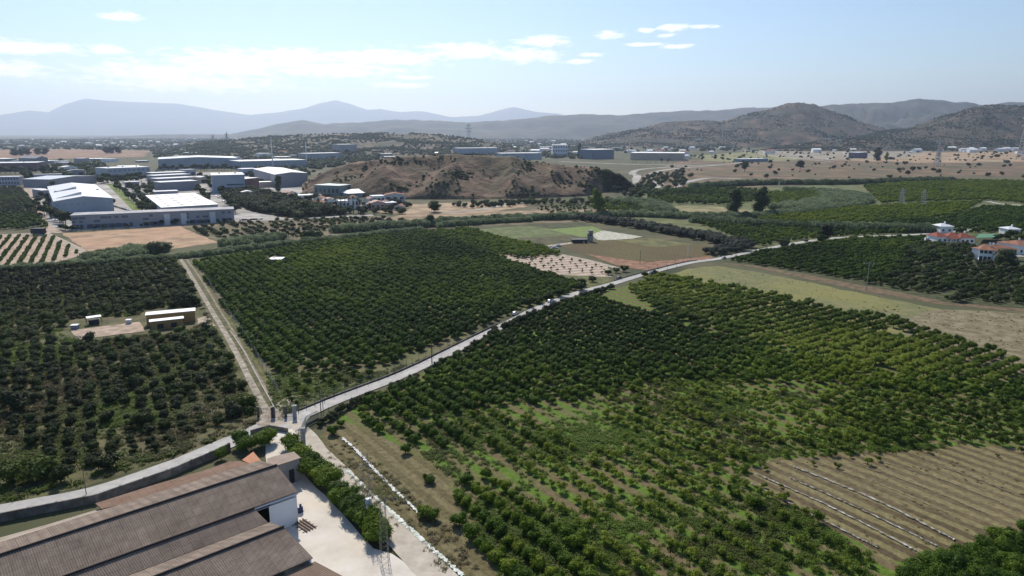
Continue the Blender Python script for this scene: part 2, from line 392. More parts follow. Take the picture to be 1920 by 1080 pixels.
K_yng = Kind('young_fruit_tree', 'small open crowned young fruit tree in grassy rows', 'fruit tree', 'young fruit trees on the grassy slope', 'young_orchard', 'more distant rows of small open crowned fruit trees', [young(i) for i in range(3)])
K_shr = Kind('orchard_shrub', 'dark bushy shrub in the overgrown plot left of the dirt track', 'shrub', 'shrubs of the overgrown left plot', 'shrub_plot', 'more distant dark shrubs and low trees', [shrub(i) for i in range(3)])
K_brd = Kind('broad_tree', 'broad yellowish green tree in the loose rows below the fallow field', 'tree', 'broad trees below the fallow field', 'broad_tree_rows', 'more distant rows of broad light green trees', [broad(i) for i in range(3)])

def inpoly(x, y, poly):
    c = False; n = len(poly)
    for i in range(n):
        a, b = poly[i], poly[i-1]
        if (a.y > y) != (b.y > y) and x < (b.x-a.x)*(y-a.y)/(b.y-a.y)+a.x: c = not c
    return c
EXCL = []
def plant(kind, px, deg, rows, sp, size=(.9, 1.15), tone=.5, tvar=.25, jit=.2, keep=1.0, z=0, tnoise=.02, label=None, group=None, exclude=(), gap=None):
    poly = G(px); rd = random.Random(int(px[0][0]*7+px[0][1]))
    u = Vector((math.cos(R(deg)), math.sin(R(deg)), 0)); n = Vector((-u.y, u.x, 0))
    us = [p.dot(u) for p in poly]; ns = [p.dot(n) for p in poly]; ex = [G(e) for e in exclude]
    c = 0
    a = math.floor(min(ns)/rows)*rows
    while a < max(ns):
        b = min(us)+rd.uniform(0, sp)
        while b < max(us):
            p = u*(b+rd.uniform(-jit, jit)*sp)+n*(a+rd.uniform(-jit, jit)*rows*.5)
            b += sp
            if not inpoly(p.x, p.y, poly) or rd.random() > keep: continue
            if any(inpoly(p.x, p.y, e) for e in ex) or any(inpoly(p.x, p.y, e) for e in EXCL): continue
            if gap is not None and noise.noise(p*.045) > gap: continue
            tn = tone+tvar*1.6*noise.noise(Vector((p.x*tnoise, p.y*tnoise, 3)))
            s = rd.uniform(*size)*(1+.18*noise.noise(p*.05))
            q = (p.x, p.y, z, s, tn)
            if label: q = q+(label, group or kind.group)
            kind.pts.append(q); c += 1
        a += rows
    return c
# ------------------------------------------------------------------ ground
def far_ground():
    mt = ramp_mat('plain_ground', [(.36,(.035,.044,.020)),(.47,(.065,.068,.034)),(.57,(.11,.095,.055)),(.68,(.18,.14,.09))], .03, 12, .95, big=(.012,(.075,.085,.038),.8))
    mb = MB(); S = 21000; n = 30; vs = []
    for j in range(n+1):
        for i in range(n+1): vs.append(Vector((-S+2*S*i/n, -600+(S+600)*j/n, 0)))
    mb.add(vs, [(j*(n+1)+i, j*(n+1)+i+1, (j+1)*(n+1)+i+1, (j+1)*(n+1)+i) for j in range(n) for i in range(n)])
    tag(mb.build('ground', mt), 'dry green and brown plain', kind='structure')
far_ground()
ROW = -56.0
soil = lambda nm, a, b, s=.25, big=None, **k: ramp_mat(nm, [(.38, tuple(v*.8 for v in a)), (.62, tuple(v*1.12 for v in b))], s, 9, .95, big=big, **k)
M_grass = soil('rough_grass', (.060,.075,.022), (.120,.125,.045), .3, big=(.06,(.15,.12,.07),.7))
M_plot = soil('weedy_plot', (.045,.055,.022), (.115,.115,.048), .25, big=(.05,(.13,.105,.06),.7))
M_dirt = soil('pale_dirt', (.30,.25,.20), (.42,.36,.29), .5)
M_yard = ramp_mat('yard_concrete', [(.3,(.46,.42,.36)),(.5,(.56,.52,.46)),(.7,(.63,.60,.55))], .22, 9, .9, big=(.1,(.58,.50,.38),.45))
M_road = ramp_mat('worn_asphalt', [(.38,(.33,.32,.30)),(.62,(.47,.455,.43))], .6, 9, .85, big=(.15,(.29,.285,.275),.55))
M_tan = soil('ploughed_soil', (.28,.19,.12), (.40,.275,.175), .12, big=(.03,(.40,.25,.16),.6))
M_rowdirt = soil('pink_bare_soil', (.31,.235,.175), (.42,.33,.26), .3)
M_dkgreen = soil('citrus_floor', (.035,.045,.018), (.075,.080,.035), .4)
M_brown = soil('dry_slope', (.105,.072,.045), (.205,.135,.085), .04, big=(.012,(.085,.085,.042),.9))
M_pave = soil('pale_paving', (.27,.26,.245), (.50,.475,.44), .06, big=(.03,(.20,.19,.16),.6))

# left of the track, grassy strips and plots
sheet('overgrown_plot', [(-260,505),(340,486),(478,750),(492,790),(430,822),(300,868),(150,915),(-60,965),(-260,980)], M_plot, label='weedy ground of the overgrown left plot')
sheet('orchard_ground', [(352,490),(560,460),(830,432),(1050,475),(1150,525),(1100,543),(960,588),(860,640),(740,700),(575,772),(520,775),(440,640)], M_grass)
M_rows = stripe_mat('orchard_rows', (.140,.112,.060), (.095,.155,.024), ROW, 3.3, 1.6, .22, (.085,.145,.026), sharp=(.3,.75))
sheet('orchard_slope', [(600,820),(640,775),(1100,552),(1180,535),(1300,520),(1700,610),(1960,700),(1960,1120),(870,1120),(700,960)], M_rows)
M_bare = stripe_mat('bare_rows', (.092,.072,.040), (.178,.155,.075), ROW, 2.45, 1.6, .10, (.19,.155,.09), sharp=(.25,.75), warp=.8)  # ridge shading painted into the stripes together with the grass lines
sheet('bare_field', [(1395,900),(1440,862),(1700,845),(1800,832),(1940,842),(1960,1000),(1860,1010),(1720,1060),(1640,1045)], M_bare, amp=1.2)
M_bare2 = stripe_mat('mown_rows', (.115,.098,.050), (.165,.140,.075), ROW+2, 2.4, 1.3, .12, (.14,.125,.06), warp=.6)
sheet('mown_strip', [(598,830),(640,788),(745,832),(830,890),(868,960),(945,1100),(860,1100),(760,990),(640,890)], M_bare2, amp=1)
sheet('fallow_field', [(1235,520),(1290,504),(1345,499),(1420,510),(1500,526),(1620,552),(1765,580),(1710,635),(1560,606),(1440,578),(1330,550)], ramp_mat('fallow_grass', [(.3,(.105,.115,.045)),(.52,(.145,.150,.068)),(.66,(.20,.175,.085))], .25, 9, .95, big=(.035,(.20,.19,.06),.7)), amp=1.2)
sheet('dry_field', [(1680,602),(1765,580),(1850,583),(1960,592),(1960,715),(1800,672),(1700,625)], ramp_mat('dry_weeds', [(.36,(.115,.095,.055)),(.5,(.175,.150,.090)),(.64,(.24,.21,.135))], .3, 9, .95), amp=1.5)
sheet('field_verge', [(1350,493),(1420,503),(1620,547),(1780,573),(1960,588),(1960,583),(1780,567),(1640,539),(1420,499)], soil('brown_verge', (.10,.075,.045), (.16,.115,.07), .4), amp=.8)
sheet('citrus_ground', [(1358,490),(1500,460),(1735,445),(1960,445),(1960,580),(1780,568),(1620,535),(1450,500)], M_dkgreen)
# middle fields round the grey tower
sheet('citrus_ground', [(800,436),(900,428),(1010,460),(1050,477),(990,488),(905,476)], M_dkgreen)
sheet('green_field', [(885,431),(990,423),(1040,430),(1075,441),(960,452),(915,440)], soil('bright_crop', (.085,.11,.038), (.125,.15,.058), .2), amp=.6)
sheet('dark_field', [(950,449),(1072,440),(1078,452),(1010,459)], soil('dark_crop', (.060,.060,.030), (.095,.088,.045), .2), amp=.6)
sheet('dark_field', [(985,423),(1090,415),(1120,424),(1040,429)], soil('dark_crop2', (.040,.050,.025), (.07,.08,.035), .2), amp=.6)
sheet('lettuce_field', [(1028,430),(1110,424),(1150,440),(1090,445)], ramp_mat('lettuce', [(.35,(.10,.15,.03)),(.6,(.16,.215,.06)),(.8,(.30,.31,.24))], .35, 8, .9), amp=.6)
sheet('pale_field', [(1110,440),(1130,432),(1205,444),(1160,452),(1120,450)], ramp_mat('pale_mulch', [(.3,(.22,.22,.15)),(.6,(.48,.47,.40)),(.8,(.62,.61,.55))], .5, 8, .9), amp=.6)
sheet('brown_field', [(1040,459),(1110,452),(1215,446),(1340,464),(1330,484),(1215,506),(1140,494)], stripe_mat('brown_crop_rows', (.085,.066,.036), (.135,.108,.056), 8, 3, .9, .05, (.125,.120,.05)), amp=.8)
sheet('green_patch', [(1150,450),(1215,446),(1300,458),(1230,464)], soil('olive_crop', (.095,.100,.035), (.15,.145,.06), .15), amp=.6)
sheet('red_soil', [(1095,475),(1150,484),(1215,492),(1340,480),(1328,487),(1215,507),(1170,502)], soil('red_soil', (.19,.105,.065), (.26,.15,.095), .3), amp=.8)
sheet('stony_field', [(905,476),(960,476),(1050,479),(1140,498),(1148,520),(1020,514),(965,492)], stripe_mat('stony_rows', (.33,.26,.20), (.46,.38,.31), 20, 4.5, .8, .1), amp=.8)
strip('farm_lane', [(985,464),(1030,461),(1062,457),(1108,451)], 3.5, M_dirt)
strip('farm_lane', [(1052,478),(1100,488),(1150,501),(1168,507)], 2.6, M_dirt)
# left fields and lanes
sheet('ploughed_field', [(116,438),(230,431),(338,424),(372,440),(412,455),(330,466),(270,476),(170,474),(140,455)], M_tan, amp=.8)
sheet('row_field', [(-120,441),(100,440),(158,476),(70,506),(-120,512)], M_rowdirt, amp=.8)
sheet('scrub_land', [(340,424),(500,413),(700,405),(900,412),(1180,406),(1180,413),(820,428),(600,447),(400,472),(412,455)], soil('scrub_soil', (.075,.075,.035), (.16,.135,.08), .12, big=(.03,(.20,.15,.10),.7)), amp=1.5)
sheet('orchard_ground', [(-200,350),(40,350),(75,385),(92,428),(-200,436)], M_dkgreen)
strip('field_lane', [(-80,444),(0,441),(60,438),(125,434)], 5, M_dirt)
strip('field_lane', [(80,436),(115,452),(158,474),(170,484)], 4, M_dirt)
strip('estate_lane', [(48,345),(62,375),(72,400),(95,430),(120,436)], 6, M_rowdirt)
strip('reed_lane', [(-60,512),(200,488),(340,480),(450,466),(560,452),(640,444),(760,436)], 3.6, M_dirt)
# dry country behind
sheet('dry_slope', [(1185,345),(1215,322),(1260,305),(1420,285),(1500,278),(1700,272),(2100,270),(2100,345),(1900,338),(1750,335),(1560,345),(1400,352),(1290,352)], M_brown, amp=5, step=15)
sheet('dry_slope', [(700,412),(790,398),(1160,392),(1200,404),(1180,409),(900,412)], soil('tan_scrub', (.20,.15,.09), (.30,.22,.14), .1), amp=2, step=6)
sheet('dry_slope', [(740,384),(900,378),(1010,385),(900,400),(760,402),(700,398)], soil('tan_scrub2', (.26,.19,.12), (.36,.27,.18), .1), amp=2, step=6)
sheet('dry_slope', [(-100,283),(140,279),(280,283),(270,294),(100,298),(-100,306)], soil('bare_hill', (.20,.125,.085), (.28,.18,.12), .02), amp=10, step=30)
sheet('dry_slope', [(1550,300),(1700,286),(2100,284),(2100,300),(1760,306)], soil('straw_field', (.24,.17,.10), (.34,.25,.16), .02), amp=8, step=20)
sheet('dry_slope', [(1390,284),(1500,276),(1760,280),(1700,296),(1560,300),(1450,296)], soil('grey_fallow', (.21,.18,.14), (.28,.25,.19), .02), amp=8, step=20)
sheet('grass_patch', [(1300,292),(1420,284),(1500,300),(1400,304),(1320,302)], soil('pale_green_field', (.16,.17,.07), (.22,.21,.10), .03), amp=5, step=15)
sheet('orchard_ground', [(1195,352),(1290,352),(1400,352),(1560,345),(1750,335),(1900,338),(2100,345),(2100,445),(1735,440),(1420,465),(1180,408),(1190,380)], soil('valley_floor', (.07,.09,.03), (.13,.14,.055), .08, big=(.02,(.12,.13,.06),.6)), amp=3, step=10)
sheet('grass_patch', [(1225,385),(1350,388),(1420,396),(1320,402),(1230,400)], soil('straw_grass', (.17,.16,.07), (.24,.21,.11), .08), amp=2, step=6)
sheet('industrial_ground', [(55,352),(110,332),(200,336),(300,325),(460,322),(600,345),(640,370),(560,400),(470,412),(440,418),(130,434),(95,425)], M_pave, amp=1, step=10)
sheet('grass_patch', [(200,345),(214,344),(262,390),(280,402),(258,404)], soil('lawn', (.10,.15,.03), (.16,.20,.05), .2), amp=.5)
sheet('grass_patch', [(415,363),(435,375),(600,400),(700,408),(560,412),(470,398)], M_dkgreen, amp=1)
# main road and lanes
WLX = [(-260,832),(0,767),(560,655),(1000,500),(1230,400),(1330,352)]
WLP = [P(x/3.085, 730+y/3.085) for x, y in WLX]
WLD = (WLP[-1]-WLP[1]).normalized(); WLN = Vector((-WLD.y, WLD.x, 0))
ROAD = [p+WLN*2.7 for p in WLP[:-1]]+G([(505,797),(560,781),(640,748),(740,710),(800,683),(870,648),(960,603),(1010,578),(1080,551),(1150,532),(1210,514),(1290,494),(1350,485),(1420,470),(1500,455),(1560,447),(1640,443),(1735,439),(1830,430)])
road = strip('main_road', None, 3.5, M_road, world_pts=ROAD, wl=lambda t: 5.0-1.9*max(0, min(1, (t-.1)*5)), label='worn pale asphalt road')
strip('track_verge', [(338,485),(362,520),(396,575),(430,630),(458,680),(490,745),(517,790)], 4, soil('track_verge', (.065,.075,.03), (.13,.12,.06), .5), amp=.6)
strip('dirt_track', [(350,487),(374,520),(408,575),(442,630),(472,685),(508,750),(528,790)], .6, soil('rut_dirt', (.17,.145,.11), (.27,.235,.18), .6), amp=.3)
strip('dirt_track', [(338,485),(360,520),(392,575),(425,630),(452,680),(485,745),(512,790)], 1.3, soil('track_dirt', (.22,.19,.15), (.35,.31,.255), .6), wl=lambda t: 1.3+1.8*max(0, t-.9)*10*.5)
strip('dirt_track', [(560,745),(530,760),(500,790),(520,800)], 3.5, M_dirt)
sheet('main_road', [(425,832),(470,806),(505,788),(556,772),(590,768),(575,792),(562,812),(500,815),(470,822)], M_road, amp=.25)
TRK = G([(545,790),(575,815),(600,850),(640,890),(690,945),(740,1000),(800,1060),(870,1140)])
strip('yard_track', None, 3.6, ramp_mat('track_gravel', [(.3,(.34,.30,.245)),(.7,(.50,.45,.38))], .6, 9, .9), world_pts=TRK, wl=lambda t: 2.3+1.9*t)
sheet('concrete_yard', [(548,890),(570,890),(610,930),(660,985),(700,1030),(735,1040),(850,1130),(700,1200),(520,1200),(480,1050)], M_yard, amp=.3)
sheet('concrete_yard', [(500,820),(560,800),(600,825),(570,850),(540,870),(500,870)], M_yard, amp=.3)
sheet('concrete_pad', [(131,620),(262,604),(272,622),(150,637)], M_rowdirt, amp=.3)
sheet('dirt_clearing', [(370,598),(392,592),(412,612),(372,612)], M_dirt, amp=.4)
sheet('dirt_clearing', [(1270,574),(1300,582),(1325,590),(1318,600),(1290,592)], M_rowdirt, amp=.6)
# river road loops and far lanes
for px, w in (([(1130,357),(1150,352),(1185,343),(1195,330),(1185,326),(1200,318),(1260,313),(1340,309)], 9), ([(1216,357),(1238,345),(1215,334),(1232,322),(1270,316),(1340,310),(1440,300)], 8),
              ([(1258,357),(1275,348),(1290,341)], 5), ([(1290,341),(1330,334),(1390,336)], 9), ([(1395,281),(1450,293),(1560,303)], 8), ([(1430,281),(1500,290),(1560,299)], 9), ([(1580,285),(1600,297)], 7),
              ([(1050,303),(1180,308),(1300,310)], 12), ([(1850,377),(1880,383),(1960,387)], 4), ([(820,400),(900,393),(960,383),(1010,379)], 4), ([(440,415),(520,412),(600,408),(700,404)], 7),
              ([(380,350),(400,372),(440,395),(520,412)], 14), ([(1740,292),(1900,305)], 4), ([(500,300),(600,296),(800,280)], 8)):
    strip('far_lane', px, w, M_pave)

# ------------------------------------------------------------------ hills
def prof(px, pts):
    for (a, ya), (b, yb) in zip(pts, pts[1:]):
        if px <= b: return ya+(yb-ya)*(px-a)/(b-a)
    return pts[-1][1]
SURF = {}
def ridge(name, crest, dfoot, dcrest, dback, mat, label, amp=.25, ns=.01, cols=120, rows=26, shape=.9, footf=None, jag=0, gul=.7):
    x0, x1 = crest[0][0], crest[-1][0]; grid = []
    for i in range(cols+1):
        px = x0+(x1-x0)*i/cols; py = prof(px, crest)
        C = PD(px, py, dcrest); C.z += jag*noise.noise(Vector((px*.06, 3, 0)))+.5*jag*noise.noise(Vector((px*.17, 5, 0)))
        df = footf(px) if footf else dfoot; col = []
        for j in range(rows+1):
            t = j/rows
            if t < .62:
                k = t/.62; d = df+(dcrest-df)*k; h = k**shape*(1-.18*math.sin(math.pi*k))
            else:
                k = (t-.62)/.38; d = dcrest+(dback-dcrest)*k; h = 1-k*k*(3-2*k)
            x = C.x*d/dcrest; q = Vector((x*ns, d*ns, 0))
            n1 = noise.fractal(q, 1.0, 2.0, 5)*.9; rg = 1-abs(noise.noise(Vector((x*ns*1.3, d*ns*.35, 4))))*2
            env = min(1, (1-abs(h-.5)*2)+.15*h)
            zz = C.z*h+C.z*amp*env*(n1+gul*(rg-.4))
            col.append(Vector((x, d, zz-.6*(j == 0)-2*(j == rows))))
        grid.append(col)
    mb = MB(); vs = [v for c in grid for v in c]; n = rows+1
    mb.add(vs, [(i*n+j, (i+1)*n+j, (i+1)*n+j+1, i*n+j+1) for i in range(cols) for j in range(rows)])
    o = mb.build(name, mat, smooth=True); tag(o, label, kind='structure'); SURF[name+label[:6]] = grid
    return grid
def surf_points(grid, n, seed, tmin=0, tmax=.7, dens=None):
    rd = random.Random(seed); out = []; cols = len(grid)-1; rows = len(grid[0])-1
    while n > 0:
        i = rd.uniform(0, cols-1e-3); j = rd.uniform(tmin, tmax)*rows; a, b = int(i), int(j); u, v = i-a, j-b
        p = (grid[a][b]*(1-u)+grid[a+1][b]*u)*(1-v)+(grid[a][b+1]*(1-u)+grid[a+1][b+1]*u)*v; n -= 1
        if dens and not dens(p, rd): continue
        out.append(p)
    return out
M_hill = ramp_mat('hill_soil', [(.3,(.055,.040,.026)),(.46,(.100,.066,.043)),(.56,(.165,.105,.068)),(.67,(.28,.18,.11))], .07, 12, .95, 1.2, .25, big=(.02,(.075,.068,.038),.7))
M_mtn = ramp_mat('hill_scrub', [(.3,(.016,.023,.012)),(.46,(.042,.040,.024)),(.56,(.080,.060,.038)),(.67,(.16,.11,.068))], .012, 12, .95, 3, .05)
M_far = ramp_mat('mountain_rock', [(.3,(.06,.07,.05)),(.7,(.12,.12,.09))], .002, 8, .95)
ridge('mountains', [(-300,235),(-120,225),(0,215),(50,206),(90,210),(120,195),(160,184),(215,189),(330,194),(400,205),(468,215),(520,210),(570,202),(600,192),(632,187),(660,196),(690,206),(712,203),(745,209),(790,208),(845,219),(900,216),(945,203),(965,200),(1000,208),(1060,215),(1160,240)], 16500, 19500, 20800, M_far, 'pale blue distant mountains', .12, .0006, 220, 18, jag=10)
ridge('hills', [(150,258),(300,252),(430,252),(480,242),(520,232),(568,225),(610,233),(640,230),(700,228),(745,224),(800,226),(880,228),(950,225),(1000,220),(1040,217),(1110,213),(1160,216),(1220,212),(1290,208),(1340,208),(1400,202),(1450,199),(1560,210),(1700,240)], 5400, 6800, 8200, ramp_mat('blue_hill_scrub', [(.38,(.022,.032,.020)),(.62,(.085,.075,.052))], .004, 9, .95, 4, .02), 'blue green range of low hills', .28, .0024, 200, 22, jag=7)
ridge('hills', [(1380,240),(1480,205),(1560,195),(1640,193),(1720,187),(1745,185),(1790,190),(1850,196),(1890,191),(1960,194),(2200,200)], 4200, 5400, 6400, ramp_mat('blue_hill_scrub2', [(.38,(.022,.032,.020)),(.62,(.085,.075,.052))], .005, 9, .95, 4, .02), 'bluish hills behind the brown hill', .28, .005, 140, 22, jag=6)
g1 = ridge('hills', [(1060,272),(1120,255),(1200,240),(1260,228),(1310,225),(1360,228),(1400,215),(1440,205),(1475,193),(1500,192),(1530,196),(1575,212),(1620,230),(1670,245),(1760,258),(1900,268)], 2350, 2950, 3500, M_mtn, 'brown scrubby hill with a rounded summit', .20, .0062, 150, 30, jag=4)
g2 = ridge('hills', [(1530,275),(1600,258),(1650,246),(1700,240),(1740,226),(1800,208),(1840,197),(1880,196),(1960,199),(2200,205)], 2000, 2600, 3200, M_mtn, 'dark scrubby hill at the right edge', .24, .0072, 130, 30, jag=5)
g4 = ridge('hills', [(1400,285),(1480,272),(1560,262),(1640,257),(1700,262),(1760,272),(1820,280)], 1900, 2150, 2500, M_mtn, 'low dark foothill in front of the hills', .3, .012, 80, 18, jag=1)
g0 = ridge('hills', [(350,268),(500,258),(580,252),(700,250),(780,250),(840,255),(900,262),(960,272)], 1500, 2100, 2700, ramp_mat('tan_ridge', [(.38,(.040,.048,.026)),(.54,(.085,.075,.046)),(.66,(.21,.15,.10))], .02, 9, .95), 'low tan ridge beyond the industrial estate', .25, .008, 100, 18, jag=2)
FOOT = [(540,362),(575,362),(640,368),(700,371),(760,374),(900,374),(1000,372),(1100,368),(1150,356),(1200,346)]
g3 = ridge('hill', [(566,352),(585,336),(610,322),(650,309),(700,299),(760,293),(830,290),(900,292),(960,295),(1010,304),(1060,312),(1110,317),(1140,322),(1165,333),(1185,348)], 560, 612, 760, M_hill, 'bare brown hill behind the village', .30, .022, 220, 54, .8, gul=1.0, footf=lambda px: P(px, prof(px, FOOT)).y, jag=.5)
ridge('spoil_heap', [(800,293),(815,287),(840,285),(900,285),(916,288),(928,294)], 640, 655, 680, soil('dark_spoil', (.045,.03,.025), (.085,.055,.045), .3), 'dark spoil heap on the hill top', .1, .05, 30, 10)

# ------------------------------------------------------------------ orchards and shrubs
LINES = []
def near_line(p, lines):
    for ln, d in lines:
        for a, b in zip(ln, ln[1:]):
            if (p.x-(a.x+b.x)/2)**2+(p.y-(a.y+b.y)/2)**2 > ((b-a).length/2+d)**2: continue
            ab = b-a; t = max(0, min(1, (p-a).dot(ab)/ab.length_squared))
            if (p-a-ab*t).length < d: return True
    return False
def clear(kind, lines):
    kind.pts = [q for q in kind.pts if not near_line(Vector((q[0], q[1], 0)), lines)]
rdline = [Vector((p.x, p.y, 0)) for p in ROAD]
TRACK = G([(338,485),(360,520),(392,575),(425,630),(452,680),(485,745),(512,790)])
shed_zone = [(122,598),(200,594),(262,592),(266,580),(372,574),(388,600),(345,626),(270,628),(150,642),(118,632)]
tank = [(498,482),(530,482),(530,494),(498,494)]
# big citrus block left of the road
plant(K_cit, [(360,494),(560,461),(830,432),(880,462),(1000,508),(1110,542),(975,580),(880,628),(795,657),(705,694),(650,688),(545,702),(505,690),(450,630),(400,560)], ROW, 2.9, 2.4, (.60,.84), .45, .5, exclude=[tank],
      label='dark green citrus tree in the dense block left of the road', group='citrus trees of the block left of the road')
plant(K_yng, [(505,692),(560,690),(650,690),(705,712),(640,742),(585,765),(545,768),(520,740)], ROW, 2.9, 2.8, (.45,.8), .35, .3, keep=.8, label='small separate young tree on grass by the road fence', group='young trees on the grass by the road fence')
# light green block
plant(K_cit, [(795,437),(880,430),(920,442),(1012,462),(1052,478),(990,486),(900,474)], ROW, 3, 2.6, (.6,.85), .8, .3)
# right side: dense top, thinning to the slope
plant(K_cit, [(650,775),(740,735),(860,672),(960,620),(1010,595),(1105,556),(1190,580),(1320,625),(1500,668),(1700,706),(1960,735),(1960,760),(1500,720),(1250,715),(1080,760),(960,760),(880,775),(780,780)], ROW, 2.9, 2.05, (.52,.76), .42, .45,
      label='dark green citrus tree in the tight rows right of the road', group='citrus trees of the rows right of the road')
plant(K_cit, [(655,782),(780,780),(840,790),(900,850),(840,840),(750,830),(690,800)], ROW, 3.3, 2.0, (.5,.7), .5, .3, jit=.14, keep=.85, label='green fruit tree at the head of the grassy rows', group='trees at the head of the grassy rows')
plant(K_yng, [(840,790),(960,760),(1080,760),(1250,715),(1500,722),(1650,742),(1660,850),(1440,862),(1392,905),(1500,960),(1640,1045),(1650,1120),(1150,1120),(1050,960),(950,880)], ROW, 3.3, 1.9, (.40,.70), .65, .6, jit=.12, keep=.82, gap=.3)
plant(K_cit, [(850,900),(930,890),(1050,960),(1150,1110),(930,1110),(905,1060),(860,960)], ROW, 3.3, 2.1, (.5,.78), .6, .3, jit=.14, label='lush green young citrus tree in the lower rows beside the mown strip', group='lush young citrus trees beside the mown strip')
plant(K_cit, [(960,800),(1250,760),(1380,900),(1500,1050),(1480,1120),(1180,1120),(1060,960)], ROW, 3.3, 4.2, (.4,.6), .5, .4, keep=.35, gap=.0, label='darker green tree among the young fruit trees of the lower slope', group='darker trees among the young fruit trees')
plant(K_yng, [(1500,722),(1650,738),(1960,762),(1960,838),(1800,830),(1690,846),(1600,800)], ROW, 3.3, 2.0, (.55,.8), .4, .35, jit=.14, label='dark young tree in the rows above the bare field', group='young trees above the bare field')
plant(K_yng, [(1395,905),(1440,862),(1700,846),(1960,835),(1960,858),(1720,866),(1500,885),(1450,925),(1640,1020),(1640,1045)], ROW, 2.45, 3.4, (.25,.5), .5, .4, keep=.4, label='tiny sapling at the edge of the bare furrowed field', group='saplings at the edge of the bare field')
# lone trees on the mown strip
for x, y, s in ((795,968,.9),(812,975,.75),(862,985,1.0),(805,905,.7),(625,815,.95),(760,850,.8),(640,800,.6)):
    p = P(x, y); K_cit.pts.append((p.x, p.y, 0, s*.8, .45, 'round green tree standing by itself on the mown strip', 'lone trees on the mown strip'))
# broad yellow-green rows below the fallow field
plant(K_brd, [(1180,545),(1225,519),(1320,531),(1440,554),(1560,583),(1690,604),(1800,645),(1960,690),(1960,735),(1700,706),(1500,668),(1340,625),(1240,592)], 34, 3.3, 2.1, (.38,.60), .6, .5, keep=.93, gap=.62)
# citrus right of the fallow field: near-level rows
plant(K_cit, [(1368,489),(1420,476),(1500,461),(1600,449),(1735,446),(1700,480),(1660,530),(1600,525),(1480,506)], 34, 3.4, 2.1, (.6,.8), .38, .3)
plant(K_shr, [(1700,480),(1760,462),(1830,495),(1960,500),(1960,572),(1780,566),(1620,532),(1660,520)], 34, 3.6, 3.0, (.6,1.15), .4, .5, keep=.85, gap=.35, label='dark mixed tree or shrub below the white villas', group='mixed trees below the white villas')
plant(K_shr, [(1700,462),(1735,458),(1830,464),(1832,488),(1700,486)], 34, 4.5, 4.2, (.9,1.4), .5, .4)
plant(K_brd, [(1850,448),(1890,444),(1960,446),(1960,462),(1900,460)], 34, 7, 7, (.7,1.2), .3, .4)
# fields beyond the reeds, right
plant(K_cit, [(1300,418),(1420,428),(1560,432),(1730,436),(1600,443),(1520,448),(1420,462),(1380,448),(1340,430)], ROW, 4, 3.0, (.7,.95), .5, .4)
plant(K_cit, [(1430,405),(1560,392),(1640,388),(1750,382),(1840,380),(1800,400),(1740,415),(1560,420),(1420,416)], 34, 4.4, 3.1, (.75,.95), .9, .25)
plant(K_cit, [(1620,350),(1750,338),(1960,342),(1960,386),(1850,376),(1650,382)], 34, 5, 3.6, (.8,1.1), .8, .25)
plant(K_cit, [(1640,418),(1760,412),(1850,388),(1960,392),(1960,436),(1760,438)], 34, 4.2, 3, (.75,1), .35, .2)
plant(K_cit, [(1440,362),(1520,360),(1560,368),(1500,384),(1440,390)], 34, 5.5, 4, (.9,1.15), .75, .2)
plant(K_cit, [(1195,358),(1290,355),(1420,356),(1440,375),(1360,385),(1240,382)], 34, 6.5, 4.6, (.9,1.3), .4, .35)
plant(K_cit, [(1130,388),(1170,378),(1200,385),(1230,400),(1190,404),(1150,402)], 34, 6, 4.5, (.7,1.1), .6, .3)
plant(K_cit, [(1000,390),(1130,378),(1160,390),(1150,398),(1030,402)], 60, 6, 4.5, (.5,.8), .4, .3, keep=.8)
# left plots
plant(K_shr, [(-60,512),(200,494),(336,488),(360,525),(395,580),(265,582),(262,604),(125,612),(60,640),(-60,640)], ROW, 2.8, 2.2, (.45,1.0), .38, .4, jit=.4, exclude=[shed_zone])
plant(K_shr, [(-60,640),(60,640),(125,640),(270,640),(400,612),(420,640),(450,690),(475,745),(400,745),(200,760),(-60,780)], ROW, 2.8, 2.2, (.4,1.0), .4, .6, jit=.4, keep=.8, exclude=[shed_zone])
plant(K_shr, [(-60,780),(200,760),(400,745),(470,745),(482,775),(420,810),(280,850),(120,890),(-60,930)], ROW-2, 2.8, 2.0, (.35,.85), .35, .6, jit=.3, keep=.66, gap=.2)
for x, y, s, tn in ((72,900,1.5,.7),(200,880,1.15,.1),(115,905,1.05,.1),(20,905,1.3,.5),(270,800,1.2,.4),(250,715,1.5,.1),(420,700,1.3,.1),(455,690,1.2,.4),(355,575,1.9,.0),(335,570,1.7,.1),(465,765,1.2,.5),(440,780,1.1,.3),(30,770,1.9,.1)):
    p = P(x, y); K_shr.pts.append((p.x, p.y, 0, s, tn, 'larger dark bush standing out in the overgrown plot', 'large bushes of the overgrown plot'))
plant(K_shr, [(-60,352),(38,352),(62,380),(76,405),(-60,420)], 40, 5, 4, (.8,1.1), .5, .4)
plant(K_cit, [(-60,410),(80,405),(90,428),(-60,436)], 75, 7.5, 3.2, (.8,1.0), .5, .2)
plant(K_cit, [(-60,446),(95,442),(148,474),(70,500),(-60,506)], -60, 3.7, 1.5, (.38,.52), .4, .2, jit=.12)
plant(K_yng, [(915,479),(960,478),(1050,481),(1135,499),(1142,517),(1030,511),(970,492)], 20, 4.5, 4.5, (.35,.5), .3, .3)
